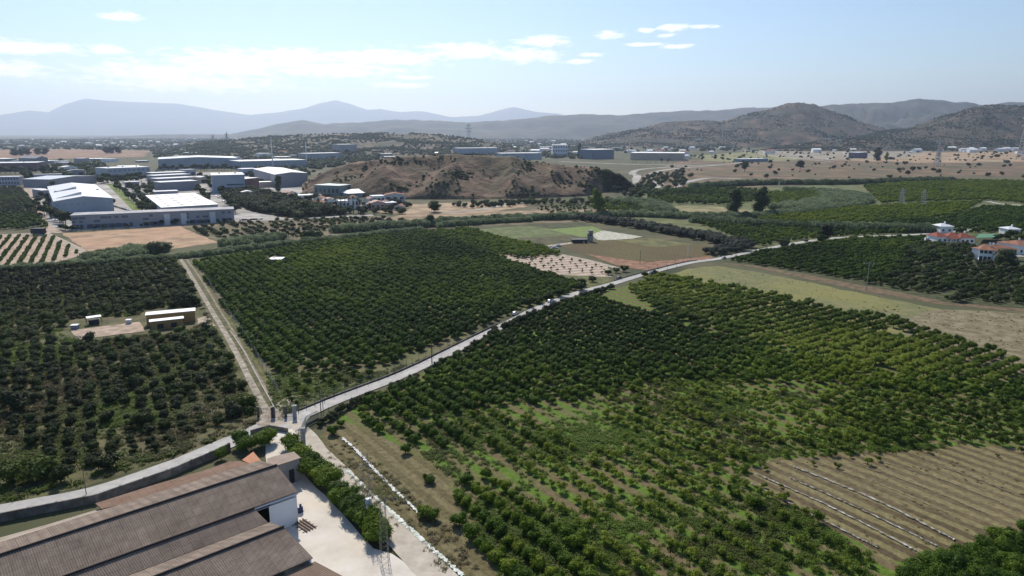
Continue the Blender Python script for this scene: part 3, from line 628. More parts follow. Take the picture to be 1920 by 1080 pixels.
# scrub between the reeds and the estate
plant(K_shr, [(350,427),(470,416),(640,410),(860,413),(800,424),(640,440),(520,448),(420,462),(400,448)], ROW, 5, 3.8, (.45,1.1), .5, .5, keep=.85, gap=.35)
plant(K_shr, [(1000,384),(900,392),(830,385),(1160,375),(1170,384)], 20, 6, 5, (.8,1.8), .4, .5, keep=.7)
plant(K_shr, [(430,370),(470,360),(600,390),(650,402),(560,410),(500,402),(440,385)], 20, 5, 4, (1.6,2.6), .15, .3)
plant(K_shr, [(560,372),(700,375),(770,385),(760,402),(600,402)], 20, 8, 8, (1.2,2.2), .2, .4, keep=.6)
plant(K_shr, [(1230,300),(1400,285),(1900,285),(1960,335),(1600,340),(1400,345),(1280,335)], 20, 15, 14, (.7,2.6), .3, .5, keep=.08, jit=.5, gap=.3)
plant(K_shr, [(1150,360),(1185,350),(1215,330),(1280,320),(1290,350),(1250,362),(1200,385)], 20, 8, 8, (1.2,2.2), .3, .4, keep=.5)
# roadside bushes right of the fence
rd = random.Random(3)
hl = [P(x, y) for x, y in ((600,800),(640,772),(700,746),(745,728),(800,700),(860,668),(940,622),(1000,594),(1050,575),(1100,558),(1150,540))]
acc = 0
for a, b in zip(hl, hl[1:]):
    L_ = (b-a).length; k = int(L_/1.25)
    for i in range(k):
        p = a.lerp(b, i/k); s = rd.uniform(.42, .68)*(1+.35*(p.y > 165))
        if rd.random() < .9: K_shr.pts.append((p.x+rd.uniform(-.3, .3), p.y+rd.uniform(-.3, .3), 0, s, .15, 'small dark rounded bush in the line along the road edge', 'dark bushes lining the road'))
for x, y, s, tn in ((1100,547,1.2,.2),(1085,552,1.2,.1),(1060,560,1.1,.1),(1040,567,1.2,.2),(1020,572,1.1,.2),(1000,579,1.0,.1),(1180,512,1.0,.4),(1165,514,.9,.5),(1150,518,.9,.3),(1100,536,1.1,.4),(1120,531,1,.4),(1220,522,.9,.3),(1240,518,.8,.3)):
    p = P(x, y); K_shr.pts.append((p.x-1.5, p.y+2.5, 0, s, tn, 'bush leaning over the shaded stretch of the road', 'bushes shading the road'))
clear(K_cit, [(rdline, 2.7), (TRACK, 3.6)]); clear(K_yng, [(rdline, 3.6), (TRACK, 4)]); clear(K_shr, [(rdline, 1.9), (TRACK, 1.9), (rdline[:7], 3.5)]); clear(K_brd, [(rdline, 3)])
# hedge of the yard, individual bushes
K_hdg = Kind('hedge_bush', 'leafy dark green bush in the hedge between the yard and the dirt lane', 'bush', 'bushes of the yard hedge', 'yard_hedge', 'yard hedge', [hedge(i) for i in range(3)])
rd = random.Random(5)
hp = G([(562,872),(585,893),(610,917),(640,945),(670,975),(695,1003),(712,1028)])
for a, b in zip(hp, hp[1:]):
    for i in range(2):
        p = a.lerp(b, i/2+.1)
        K_hdg.pts.append((p.x+rd.uniform(-.4, .4), p.y+rd.uniform(-.4, .4), 0, rd.uniform(.85, 1.1), rd.uniform(.3, .65)))
        K_hdg.pts.append((p.x+rd.uniform(.6, 1.1), p.y+rd.uniform(.2, .8), 0, rd.uniform(.75, 1.0), rd.uniform(.3, .65)))
for x, y, s in ((490,838,.9),(505,832,.95),(545,842,.95),(556,852,.85),(450,838,.9),(462,846,.85),(415,862,.6)):
    p = P(x, y); K_hdg.pts.append((p.x, p.y, 0, s, .45, 'round leafy bush between the road wall and the warehouse roof', 'bushes between road wall and warehouse'))
for x, y, s in [(1690+i*26+(j%2)*13, 1090-i*9.3+j*17, .6+.25*((i*7+j*3)%5)/4) for i in range(12) for j in range(0, 8)]:
    if y > 1130: continue
    p = P(x, y); K_hdg.pts.append((p.x, p.y, 0, s, .4, 'dense dark green bush in the thicket at the bottom right corner', 'bushes in the bottom right corner'))
for k in (K_cit, K_yng, K_shr, K_brd, K_hdg): k.flush()

# ------------------------------------------------------------------ reeds, scrub and far woods (nobody could count them)
def reed_clump(seed):
    rd = random.Random(seed); mb = MB()
    for i in range(260):
        x, y = rd.gauss(0, .9), rd.gauss(0, .9); h = rd.uniform(1.8, 3.3)*(1-.12*math.hypot(x, y)); t = rd.uniform(0, 6.28); d = Vector((math.cos(t), math.sin(t), 0)); w = Vector((-d.y, d.x, 0))*.10
        a = Vector((x, y, rd.uniform(0, 1.2))); b = a+Vector((0, 0, h*.6))+d*.15; c = Vector((x, y, h))+d*rd.uniform(.3, .8)
        mb.quad(a-w, a+w, b+w*1.3, b-w*1.3); mb.quad(b-w*1.3, b+w*1.3, c)
    return mb
def stash(name, crown, mat, trunk=None):
    t = root(name, (0, 0, 0), 'x', 'x'); c = crown.build('crown', mat, t); c['tone'] = .5
    if trunk: trunk.build('trunk', BARK, t)
    return t
def mass_own(name, label, pts, builders, mat, seed=1):
    """a mass whose clumps are real meshes owned by the mass object through geometry nodes"""
    rd = random.Random(seed); protos = []
    for b in builders:
        me = bpy.data.meshes.new(name+'_clump'); me.from_pydata([tuple(v) for v in b.v], [], b.f); me.materials.append(mat)
        protos.append(bpy.data.objects.new(name+'_clump', me))
    class Q:
        def __init__(s, o): s.children = [o]
    return mass(name, label, pts, [Q(o) for o in protos], rd)
reeds = [reed_clump(i) for i in range(3)]
def along(px, width, sp, size, tone, seed, z=0):
    rd = random.Random(seed); c = spline(G(px)); out = []
    for a, b in zip(c, c[1:]):
        L_ = (b-a).length; n = Vector((-(b-a).y, (b-a).x, 0)).normalized()
        for i in range(int(L_*width/sp**2)+(rd.random() < (L_*width/sp**2) % 1)):
            p = a.lerp(b, rd.random())+n*rd.uniform(-.5, .5)*width*(1+.4*noise.noise(a*.05)); out.append((p.x, p.y, z, rd.uniform(*size), tone+rd.uniform(-.2, .2)))
    return out
RS = [([(-60,512),(120,500),(250,490),(340,484),(450,470),(560,456),(640,448),(700,441),(790,432)], 4.5, 1.3, (.55,.8), .7, 'long grey green reed strip along the lane'),
      ([(160,492),(220,484),(270,474),(300,474)], 14, 1.9, (.9,1.3), .6, 'reed thicket beside the ploughed field'),
      ([(415,462),(470,456),(520,448)], 12, 2.0, (.8,1.2), .55, 'reed thicket above the lane'),
      ([(630,436),(700,430),(780,426),(830,420),(900,417),(980,413),(1090,409)], 7, 1.8, (.9,1.4), .5, 'dark green reed hedge behind the citrus block'),
      ([(820,426),(900,420),(990,415)], 4, 1.6, (.8,1.1), .7, 'pale reed hedge behind the crops'),
      ([(1090,409),(1180,405),(1300,409),(1400,408),(1470,403),(1560,392),(1610,384),(1622,374),(1590,364),(1540,360),(1470,357)], 8, 2.0, (.9,1.3), .65, 'winding reed belt of the stream'),
      ([(1480,395),(1530,385),(1580,374),(1560,365)], 26, 2.8, (1.0,1.5), .75, 'broad reed bed in the bend of the stream'),
      ([(1300,416),(1420,424),(1560,431),(1740,434)], 8, 1.8, (1.0,1.5), .35, 'dark reed hedge beyond the road'),
      ([(1150,382),(1200,380),(1230,392),(1245,400)], 16, 2.4, (.9,1.4), .6, 'pale green reed bed by the stream'),
      ([(1300,352),(1440,346),(1560,346),(1700,342),(1780,340)], 10, 2.6, (1.2,1.8), .25, 'dark hedge at the foot of the dry slope')]
for i, (px, w, sp, sz, tn, lab) in enumerate(RS): mass_own('reeds', lab, along(px, w, sp, sz, tn, 200+i), reeds, REED, i)
# grey-green windbreak of the crops
wind = [foliage(300+i, lobes_round(random.Random(i), 5, 1.5, 1.6, 1.7, .8), .3, 450) for i in range(3)]
wb = along([(1080,412),(1160,420),(1250,436),(1330,450),(1400,466)], 12, 2.1, (.95,1.2), .6, 41)+along([(1330,478),(1360,472),(1395,468)], 7, 2.2, (.9,1.1), .6, 42)
mass_own('windbreak', 'wide grey green windbreak beside the crop fields', wb, wind, leaf_mat('windbreak_leaves', (.040,.048,.038), (.070,.082,.064), (.105,.118,.090)), 4)
# hill scrub
scr = [foliage(320+i, [(0,0,.7,1.2,.9),(.7,.4,.5,.8,.6),(-.6,.3,.5,.7,.6)], .5, 160) for i in range(3)]
def hs(grid, n, seed, size, tmin=0, tmax=.68, thr=-.15, ns=.03):
    rd = random.Random(seed); out = []
    for p in surf_points(grid, n, seed, tmin, tmax):
        v = noise.noise(p*ns)+.5*noise.noise(p*ns*3)
        if v < thr+rd.uniform(-.45, .45): continue
        s = rd.uniform(*size)*(1+max(0, v)); out.append((p.x, p.y, p.z-.2, s, .35+rd.uniform(-.2, .3)))
    return out
mass_own('hill_scrub', 'scrub bushes dotted over the bare brown hill', hs(g3, 2600, 5, (.3, .8), 0, .66, .3, .045)+[q for q in hs(g3, 6000, 25, (.4, 1.2), 0, .66, -.1, .045) if q[0] > 40+60*random.Random(int(q[0]*99)).random()], scr, DRK, 5)
mass_own('hill_scrub', 'dark bushes over the brown summit hill', hs(g1, 16000, 6, (.7, 2.1), .02, .64, .02, .008), scr, DRK, 6)
mass_own('hill_scrub', 'dark bushes over the right edge hill', hs(g2, 16000, 7, (.7, 2.1), .02, .64, -.05, .008)+hs(g4, 4000, 8, (.7, 2.0), .02, .64, -.1, .012), scr, DRK, 7)
def scat(px, n, seed, size, tone, thr=-.1, ns=.006, zf=None):
    poly = G(px); rd = random.Random(seed); xs = [p.x for p in poly]; ys = [p.y for p in poly]; out = []
    # even in picture rows: sample log distance
    import math as _m
    while n > 0:
        n -= 1; y = _m.exp(rd.uniform(_m.log(min(ys)), _m.log(max(ys)))); x = rd.uniform(min(xs), max(xs))
        if not inpoly(x, y, poly): continue
        p = Vector((x, y, 0)); v = noise.noise(p*ns)+.5*noise.noise(p*ns*3)
        if v < thr+rd.uniform(-.3, .3): continue
        out.append((x, y, 0, rd.uniform(*size)*(1+.5*max(0, v)), tone+rd.uniform(-.2, .25)))
    return out
mass_own('hill_scrub', 'bushes over the low tan ridge', hs(g0, 8000, 9, (1.0, 2.8), .02, .64, -.15, .01), scr, DRK, 9)
fw = scat([(-100,262),(900,258),(1100,262),(1100,300),(1180,303),(1000,296),(900,285),(760,292),(620,315),(575,330),(470,322),(455,300),(300,296),(100,300),(-100,300)], 36000, 10, (1.5, 4.0), .35, -.25, .005)
fw = [p for p in fw if not (Q3 := inpoly(p[0], p[1], G([(-100,281),(280,281),(290,297),(-100,305)])))]
fw += scat([(60,326),(110,302),(200,308),(205,335),(190,342),(110,332)], 500, 11, (2.2, 4), .3, -1)+scat([(560,330),(600,305),(760,290),(800,284),(620,288),(590,300)], 420, 12, (3, 5), .2, -1)
fw += scat([(1100,268),(1300,266),(1420,280),(1240,290),(1110,288)], 700, 13, (3, 5), .4, -.1)
mass_own('distant_wood', 'dark woodland and gardens on the far plain', fw, scr, DRK, 10)
fw2 = scat([(1170,300),(1250,286),(1400,274),(1960,270),(1960,292),(1700,300),(1560,304),(1400,308),(1280,306)], 1500, 15, (.8, 2.4), .35, .3, .006)
mass_own('distant_wood', 'scattered trees and hedges over the dry fields below the hills', fw2, scr, DRK, 12)
rg = scat([(1400,273),(2000,271),(2000,284),(1700,280),(1500,276)], 3000, 14, (1.8, 3.6), .3, -.2)
mass_own('distant_wood', 'dark tree belt along the foot of the right hills', rg, scr, DRK, 11)

# ------------------------------------------------------------------ tall and special trees
def tall_tree(x, y, h, r, label, tone, seed, mat=DRK, low=.18, group=None, nl=10, name='tall_tree'):
    p = P(x, y); rd = random.Random(seed); t = root(name, p, label, 'tree', group); L = []
    for i in range(nl):
        k = i/(nl-1); zz = h*(low+.72*k)+rd.uniform(-.3, .3); rr = r*(.55+.45*math.sin(math.pi*(.15+.75*k))); a = rd.uniform(0, 6.28); d = r*.45*rd.random()
        L.append((p.x+math.cos(a)*d, p.y+math.sin(a)*d, zz, rr*rd.uniform(.6, .85), h*.13))
    mb = foliage_at(seed, L, r)
    c = mb.build('crown', mat, t); c['tone'] = tone
    m = MB(); m.tube(p, p+Vector((0, 0, h*.6)), .035*h, .02*h, 7)
    for i in range(4):
        a = 1.57*i+rd.uniform(-.4, .4); m.tube(p+Vector((0, 0, h*.3)), p+Vector((math.cos(a)*r*.6, math.sin(a)*r*.6, h*.6)), .015*h, .006*h, 5)
    m.build('trunk', BARK, t); return t
def foliage_at(seed, L, r):
    c = Vector((sum(l[0] for l in L)/len(L), sum(l[1] for l in L)/len(L), 0))
    mb = foliage(seed, [(x-c.x, y-c.y, z, a, b) for x, y, z, a, b in L], r*.16, 1500); mb.v = [v+c for v in mb.v]; return mb
tall_tree(1120,404,14,5.2,'leafy light green tree standing alone on the tan scrub',.75,1,YNG,low=.35)
tall_tree(1376,405,17.5,5.5,'left one of the two tall dark trees beyond the reeds',.25,2,low=.12,nl=14)
tall_tree(1423,402,18,6,'right one of the two tall dark trees beyond the reeds',.3,3,low=.12,nl=14)
tall_tree(1547,451,7,4.2,'round dark tree standing by the far road bend',.1,4,low=.25)
tall_tree(805,424,6.5,3.2,'dark tree poking out of the reed hedge',.2,5)
tall_tree(523,362,15,3.6,'narrow dark poplar between the grey halls',.2,6,nl=14)
tall_tree(573,404,9,6,'wide dark tree before the village',.3,7)
tall_tree(815,398,6,5,'round dark bush on the tan ground before the hill',.1,8,low=.35)
tall_tree(1086,296,30,5,'tall thin dark cypress by the pale office block',.1,9,nl=14)
tall_tree(287,478,4.5,4.2,'round green bush at the corner of the ploughed field',.5,10,OLV,low=.4)
tall_tree(310,478,4,3.5,'low green bush right of the ploughed field corner',.4,11,OLV,low=.4)
tall_tree(578,450,3.6,4.4,'dark round bush on the scrubland',.2,12,low=.4)
tall_tree(595,449,3.4,3.8,'grey green round bush on the scrubland',.5,13,OLV,low=.4)
tall_tree(1470,462,2.6,3,'low clump on the far road verge',.5,14,OLV,low=.4)
tall_tree(1880,500,7,4.5,'feathery grey green palm-like tree before the villa',.6,15,OLV)
tall_tree(1540,455,3,2.6,'small bush by the far road bend',.3,16,low=.4)
tall_tree(1500,318,10,7,'small round tree on the dry slope',.2,17,low=.4)
tall_tree(1396,322,12,6,'dark tree on the dry slope left part',.2,18,low=.4)
tall_tree(1644,302,24,9,'tall pale tree by the purple barn',.5,19,OLV)
tall_tree(1662,302,16,5,'yellowish tree by the purple barn',.9,20,YNG)
for i, (x, y) in enumerate(((40,292),(28,292),(52,291),(72,290),(85,290))):
    tall_tree(x, y, 15, 10, 'dark tree of the far clump at the left horizon', .2, 40+i, group='far clump of trees at the left horizon')
for i, (x, y) in enumerate(((200,288),(210,288),(222,288))):
    tall_tree(x, y, 17, 10, 'dark tree of the far dark grove', .1, 50+i, group='far dark grove of trees')
# street trees in the estate car parks
K_st = Kind('street_tree', 'round dark street tree in the car park rows of the estate', 'tree', 'street trees of the industrial estate', 'street_trees', 'street trees', [proto('street_tree', 'x', 'tree', None, foliage(400+i, lobes_round(random.Random(i), 6, 2.0, 1.6, 3.0, 1.0), .5, 500), trunk_mesh(i, 1.8, .16, 4, 1.1, 3), DRK) for i in range(3)])
rd = random.Random(17)
for px, n, s in (([(218,352),(240,370),(262,390),(278,402)], 26, 1.0), ([(244,352),(262,368),(275,383),(300,400)], 26, 1.0), ([(322,330),(352,345),(372,356)], 18, 1.2), ([(205,345),(228,345),(262,342)], 10, 1.3), ([(300,400),(280,395)], 6, 1), ([(368,358),(385,375),(395,385)], 8, 1.2), ([(88,402),(110,418),(135,424)], 10, 1.4), ([(60,395),(75,385),(80,372)], 6, 1), ([(180,360),(200,375),(216,385)], 6, .8), ([(285,336),(300,333),(330,330)], 12, 1.4), ([(290,345),(283,356),(280,366)], 10, 1.1), ([(262,350),(285,372),(300,388)], 18, .9), ([(375,335),(392,345),(396,360)], 12, 1.2), ([(415,368),(430,384),(445,400)], 12, 1.3), ([(470,330),(478,345),(515,350)], 8, 1.3), ([(100,350),(88,372),(92,395)], 12, 1.0), ([(120,432),(135,434),(300,424),(430,418)], 30, .5), ([(300,321),(380,320),(450,320)], 22, 1.5), ([(190,345),(205,340),(285,338)], 14, 1.5), ([(46,335),(52,342),(56,350)], 6, 1.6), ([(-20,326),(40,326),(110,326)], 18, 1.6)):
    c = G(px)
    for i in range(n):
        t = i/(n-1)*(len(c)-1); a = min(len(c)-2, int(t)); p = c[a].lerp(c[a+1], t-a)
        K_st.pts.append((p.x+rd.uniform(-2, 2), p.y+rd.uniform(-2, 2), 0, rd.uniform(.9, 1.4)*s, rd.uniform(.1, .5)))
K_st.flush()
# palms of the village
def palm(x, y, h, label):
    p = P(x, y); t = root('palm_tree', p, label, 'palm', 'palms of the village'); m = MB(); m.tube(p, p+Vector((0, 0, h)), .28, .2, 7); m.build('trunk', BARK, t)
    c = MB(); rdp = random.Random(int(x)); top = p+Vector((0, 0, h))
    for i in range(26):
        a = rdp.uniform(0, 6.28); e = rdp.uniform(-.5, 1.0); L_ = rdp.uniform(1.8, 2.5); d = Vector((math.cos(a)*math.cos(e), math.sin(a)*math.cos(e), math.sin(e))); s = Vector((-math.sin(a), math.cos(a), 0))*.32
        m1 = top+d*L_*.55+Vector((0, 0, .25)); e1 = top+d*L_+Vector((0, 0, -.5)); c.quad(top-s*.3, top+s*.3, m1+s, m1-s); c.quad(m1-s, m1+s, e1)
    k = c.build('crown', DRK, t); k['tone'] = .35
for i, (x, y, h) in enumerate(((640,395,8),(648,397,9),(655,396,8.5),(663,399,9.5),(672,398,8.5),(630,396,7.5),(676,401,8),(598,398,8),(612,396,7))):
    palm(x, y, h, 'slim palm with a round crown in the row before the village houses')
# ------------------------------------------------------------------ weeds and grass tufts
def tuft(seed, n=44, r=.55, h=.5):
    rd = random.Random(seed); mb = MB()
    for i in range(n):
        x, y = rd.gauss(0, r*.5), rd.gauss(0, r*.5); t = rd.uniform(0, 6.28); d = Vector((math.cos(t), math.sin(t), 0)); w = Vector((-d.y, d.x, 0))*.05; a = Vector((x, y, 0)); k = h*rd.uniform(.4, 1)
        mb.quad(a-w, a+w, a+d*k*.45+Vector((0, 0, k*.8))+w, a+d*k*.45+Vector((0, 0, k*.8))-w); mb.quad(a+d*k*.45+Vector((0, 0, k*.8))-w, a+d*k*.45+Vector((0, 0, k*.8))+w, a+d*k*.9+Vector((0, 0, k*.75)))
    return mb
GRS = leaf_mat('weed_blades', (.10,.085,.040), (.095,.125,.028), (.130,.200,.030))
DRY = leaf_mat('dry_blades', (.17,.14,.08), (.21,.19,.09), (.22,.25,.08))
tufts = [tuft(500+i) for i in range(4)]
def weeds(name, label, px, n, size, tone, seed, thr=-.2, ns=.07, excl=(), mat=None):
    poly = G(px); rd = random.Random(seed); xs = [p.x for p in poly]; ys = [p.y for p in poly]; out = []; ex = [G(e) for e in excl]
    for _ in range(n):
        y = math.exp(rd.uniform(math.log(min(ys)), math.log(max(ys)))); x = rd.uniform(min(xs), max(xs)); p = Vector((x, y, 0))
        if not inpoly(x, y, poly) or any(inpoly(x, y, e) for e in ex): continue
        v = noise.noise(p*ns)+.6*noise.noise(p*ns*4)
        if v < thr+rd.uniform(-.45, .45) or near_line(p, [(rdline, 2.2), (TRACK, 1.7)]): continue
        out.append((x, y, .02, rd.uniform(*size)*(1+.6*max(0, v)), tone+.9*noise.noise(p*.05+Vector((5, 5, 5)))+rd.uniform(-.15, .15)))
    mass_own(name, label, out, tufts, mat or GRS, seed)
weeds('weeds', 'tall weeds and grass of the overgrown left plot', [(-60,520),(336,492),(470,745),(488,790),(430,818),(300,862),(150,910),(-60,955)], 30000, (.5, 1.4), .45, 61, -.35, excl=[shed_zone])
weeds('weeds', 'grass between the fruit tree rows of the slope', [(760,830),(700,795),(900,700),(1500,690),(1960,740),(1960,832),(1700,845),(1440,862),(1395,905),(1640,1045),(1640,1110),(950,1110),(875,960),(830,885)], 22000, (.4, .9), .75, 62, -.1)
weeds('weeds', 'thin grass on the mown strip', [(600,832),(640,800),(840,990),(920,1100),(860,1100),(640,890)], 3500, (.3, .8), .35, 63, 0, mat=DRY)
weeds('weeds', 'dry grass in the bare ploughed field', [(1395,900),(1440,862),(1700,845),(1960,835),(1960,1000),(1860,1010),(1640,1045)], 500, (.15, .35), .35, 64, .0, mat=DRY)
weeds('weeds', 'grass strip along the road fence', [(500,700),(700,700),(800,672),(860,640),(880,640),(740,712),(575,775),(515,775)], 5000, (.4, 1.0), .5, 65, -.3)
weeds('weeds', 'grass and flowers of the fallow field', [(1235,520),(1290,504),(1345,499),(1500,526),(1765,580),(1690,602),(1440,560),(1330,535)], 900, (.2, .4), .7, 66, -.1, mat=DRY)
weeds('weeds', 'dry stalks of the brown weedy field', [(1680,602),(1765,580),(1850,583),(1960,592),(1960,680),(1800,640)], 800, (.2, .45), .6, 67, -.2, mat=DRY)
# ------------------------------------------------------------------ foreground warehouse
U = Vector((math.cos(R(42)), math.sin(R(42)), 0)); NN = Vector((U.y, -U.x, 0))     # U along the ridges, NN towards the camera
def W(u, n, z): return U*u+NN*n+Vector((0, 0, z))
def corr_mat(name, ca, cb, deg, period, seam):
    mt = bpy.data.materials.new(name); mt.use_nodes = True; nt = mt.node_tree; N = nt.nodes; L = nt.links; b = N['Principled BSDF']; b.inputs['Roughness'].default_value = .9; b.inputs['Specular IOR Level'].default_value = .15
    g = N.new('ShaderNodeNewGeometry'); mp = N.new('ShaderNodeMapping'); mp.vector_type = 'TEXTURE'; mp.inputs['Rotation'].default_value = (0, 0, R(deg)); L.new(g.outputs['Position'], mp.inputs[0])
    wv = N.new('ShaderNodeTexWave'); wv.wave_type = 'BANDS'; wv.bands_direction = 'X'; wv.inputs['Scale'].default_value = 20/period/62.8*3.14*2/2; wv.inputs['Distortion'].default_value = 0; L.new(mp.outputs[0], wv.inputs['Vector'])
    br = N.new('ShaderNodeTexBrick'); br.inputs['Scale'].default_value = 1; br.inputs['Mortar Size'].default_value = .035; br.inputs['Mortar Smooth'].default_value = .6; br.inputs['Brick Width'].default_value = 1.05; br.inputs['Row Height'].default_value = seam; br.offset = 0
    br.inputs['Color1'].default_value = (1, 1, 1, 1); br.inputs['Color2'].default_value = (.86, .86, .86, 1); br.inputs['Mortar'].default_value = (.62, .6, .58, 1); L.new(mp.outputs[0], br.inputs['Vector'])
    nz = N.new('ShaderNodeTexNoise'); nz.inputs['Scale'].default_value = .35; nz.inputs['Detail'].default_value = 10; nz.inputs['Roughness'].default_value = .7; L.new(mp.outputs[0], nz.inputs['Vector'])
    cr = N.new('ShaderNodeValToRGB'); cr.color_ramp.elements[0].position = .3; cr.color_ramp.elements[0].color = (*ca, 1); cr.color_ramp.elements[1].position = .7; cr.color_ramp.elements[1].color = (*cb, 1); L.new(nz.outputs['Fac'], cr.inputs[0])
    mx = N.new('ShaderNodeMix'); mx.data_type = 'RGBA'; mx.blend_type = 'MULTIPLY'; mx.inputs['Factor'].default_value = 1; L.new(cr.outputs[0], mx.inputs['A']); L.new(br.outputs['Color'], mx.inputs['B'])
    L.new(mx.outputs['Result'], b.inputs['Base Color'])
    bp = N.new('ShaderNodeBump'); bp.inputs['Distance'].default_value = .05; L.new(wv.outputs['Fac'], bp.inputs['Height']); L.new(bp.outputs[0], b.inputs['Normal'])
    return mt
M_roof = corr_mat('fibre_cement_sheets', (.235,.185,.15), (.42,.34,.275), 42, .24, 1.25)
M_tile = corr_mat('terracotta_sheets', (.30,.19,.13), (.40,.27,.20), 42, .25, .5)
wh = root('warehouse', W(20, -78, 0), 'large warehouse with parallel brown corrugated gable roofs at the bottom left', 'warehouse')
def slab(m, pts, t=.12):
    pts = [Vector(p) for p in pts]; n = len(pts); lo = [p-Vector((0, 0, t)) for p in pts]
    m.add(pts+lo, [tuple(range(n)), tuple(range(n, 2*n))[::-1]]+[(i, (i+1)%n, n+(i+1)%n, n+i) for i in range(n)])
    return m
def corr(u0, u1a, u1b, na, za, nb, zb, period=.24, amp=.022):
    """real corrugated sheet between a top line (na,za) and a bottom line (nb,zb)"""
    m = MB(); k = int((u1a-u0)/period*2); vs = []
    for i in range(k+1):
        t = i/k; o = amp*(1 if i % 2 else -1)
        ua = u0+(u1a-u0)*t; ub = u0+(u1b-u0)*t
        vs += [W(ua, na, za+o), W(ub, nb, zb+o), W(ub, nb, zb+o-.08), W(ua, na, za+o-.08)]
    m.add(vs, [(4*i+a, 4*i+4+a, 4*i+4+(a+1)%4, 4*i+(a+1)%4) for i in range(k) for a in range(4)]+[(0,1,2,3), (4*k+3,4*k+2,4*k+1,4*k)])
    return m
UL = -20; R1Z, R2Z, R3Z = 6.2, 5.35, 5.9
def nU(px, py, z): p = P(px, py, z); return p.dot(U), p.dot(NN)
def cpt(x, y): return (x/3.085, 730+y/3.085)
u_r1, n_r1 = nU(*cpt(1600, 440), R1Z); u_e1, n_e1 = nU(*cpt(1715, 583), 4.5); u_v1, n_v1 = nU(*cpt(1465, 700), 4.4)
u_r2, n_r2 = nU(*cpt(1470, 690), R2Z); u_v2, n_v2 = nU(*cpt(1550, 770), 4.4); u_r3, n_r3 = nU(*cpt(1640, 797), R3Z); u_e3, n_e3 = nU(*cpt(1810, 975), 4.5)
print('roof', [round(v, 1) for v in (u_r1, n_r1, u_e1, n_e1, u_v1, n_v1, u_r2, n_r2, u_v2, n_v2, u_r3, n_r3, u_e3, n_e3)])
n_f1 = nU(*cpt(900, 600), 4.6)[1]
NE = (n_e1+n_v1)/2
secs = [('roof', u_r1, u_r1, n_r1, R1Z, n_f1, 4.6, 'far'), ('roof', u_r1, u_e1, n_r1, R1Z, NE, 4.5, ''), ('roof', u_r2, u_r2-.2, n_r2, R2Z, NE+.25, 4.62, 'far'), ('roof', u_r2, u_v2, n_r2, R2Z, n_v2, 4.4, ''),
        ('roof', u_r3, u_v2+.1, n_r3, R3Z, n_v2+.25, 4.5, 'far'), ('roof', u_r3, u_e3, n_r3, R3Z, n_e3, 4.5, '')]
for nm, a, b, na, za, nb, zb, sd in secs:
    corr(UL, a, b, na, za, nb, zb).build('roof', M_roof, wh)
for a, n, z in ((u_r1, n_r1, R1Z), (u_r2, n_r2, R2Z), (u_r3, n_r3, R3Z)):
    m = MB(); m.tube(W(UL, n, z+.10), W(a+.05, n, z+.10), .13, n=6); m.build('ridge_cap', plain('dark_ridge', (.045,.035,.03), .8), wh)
# lean-to beyond bay 3 and lower strip beside bay 1
m = corr(UL, u_e3+.2, nU(627, 1080, 3.3)[0]+2.0, n_e3+.1, 4.05, n_e3+8, 3.0); m.build('roof', ramp_mat('brown_roof', [(.3,(.20,.14,.10)),(.7,(.29,.21,.155))], .4, 9, .9), wh)
# walls
M_wall = ramp_mat('white_render_wall', [(.3,(.60,.62,.66)),(.7,(.72,.74,.77))], .4, 6, .8)
m = MB()
def wallq(a, b, z1a, z1b, t=.2):
    d = (b-a).normalized(); n = Vector((-d.y, d.x, 0))*t/2; p = [a-n, b-n, b+n, a+n]; zt = [z1a, z1b, z1b, z1a]
    lo = [Vector((q.x, q.y, 0)) for q in p]; hi = [Vector((q.x, q.y, z)) for q, z in zip(p, zt)]
    m.add(lo+hi, [(3,2,1,0), (4,5,6,7), (0,1,5,4), (1,2,6,5), (2,3,7,6), (3,0,4,7)])
i_ = .25
wallq(W(u_r1-i_, n_r1, 0), W(u_e1-i_, NE-i_, 0), R1Z-.1, 4.4); wallq(W(u_r1-i_, n_r1, 0), W(u_r1-i_, n_f1+i_, 0), R1Z-.1, 4.5)
u_dr = nU(*cpt(1553, 668), 4.1)[0]; u_op = u_dr-1.9; print('door', u_dr, u_r2, u_e1)
wallq(W(u_dr+.3, NE-i_, 0), W(u_e1-i_, NE-i_, 0), 4.38, 4.38)          # white wall under the eave
wallq(W(u_r2-.6, NE+.2, 0), W(u_r2-.6, n_v2, 0), 4.4, 4.4)
wallq(W(u_r2-.6, n_v2, 0), W(u_r3-.2, n_v2, 0), 4.3, 4.3); wallq(W(u_r3-.2, n_v2, 0), W(u_r3-.2, n_r3, 0), 4.3, R3Z-.1); wallq(W(u_r3-.2, n_r3, 0), W(u_e3-.2, n_e3-.2, 0), R3Z-.1, 4.4)
wallq(W(UL, n_f1+i_, 0), W(u_r1-i_, n_f1+i_, 0), 4.5, 4.5)
wallq(W(u_e3-.2, n_e3-.3, 0), W(u_e3-.2, n_e3+7.5, 0), 3.95, 3.0)
m.build('wall', M_wall, wh)
dr = MB(); a, b = W(u_op+1.9, NE-.05, 0), W(u_e1-.6, NE-.05, 0); dr.prism([a, b, b+NN*.09, a+NN*.09], 3.75, .12); o = dr.build('sliding_door', plain('white_sheet_metal', (.66,.69,.74), .45, .04, .5), wh); o['label'] = 'white arched sliding door'
rl = MB(); a, b = W(u_op-1.2, NE+.1, 3.95), W(u_e1-.3, NE+.1, 3.95); rl.tube(a, b, .06); rl.build('door_rail', METAL, wh)
fs = MB(); slab(fs, [W(u_r2+.2, NE-.3, 4.36), W(u_e1-.05, NE-.3, 4.36), W(u_e1-.05, NE+.05, 4.36), W(u_r2+.2, NE+.05, 4.36)], .22); fs.build('eave_beam', plain('blue_white_beam', (.45,.5,.58), .6), wh)
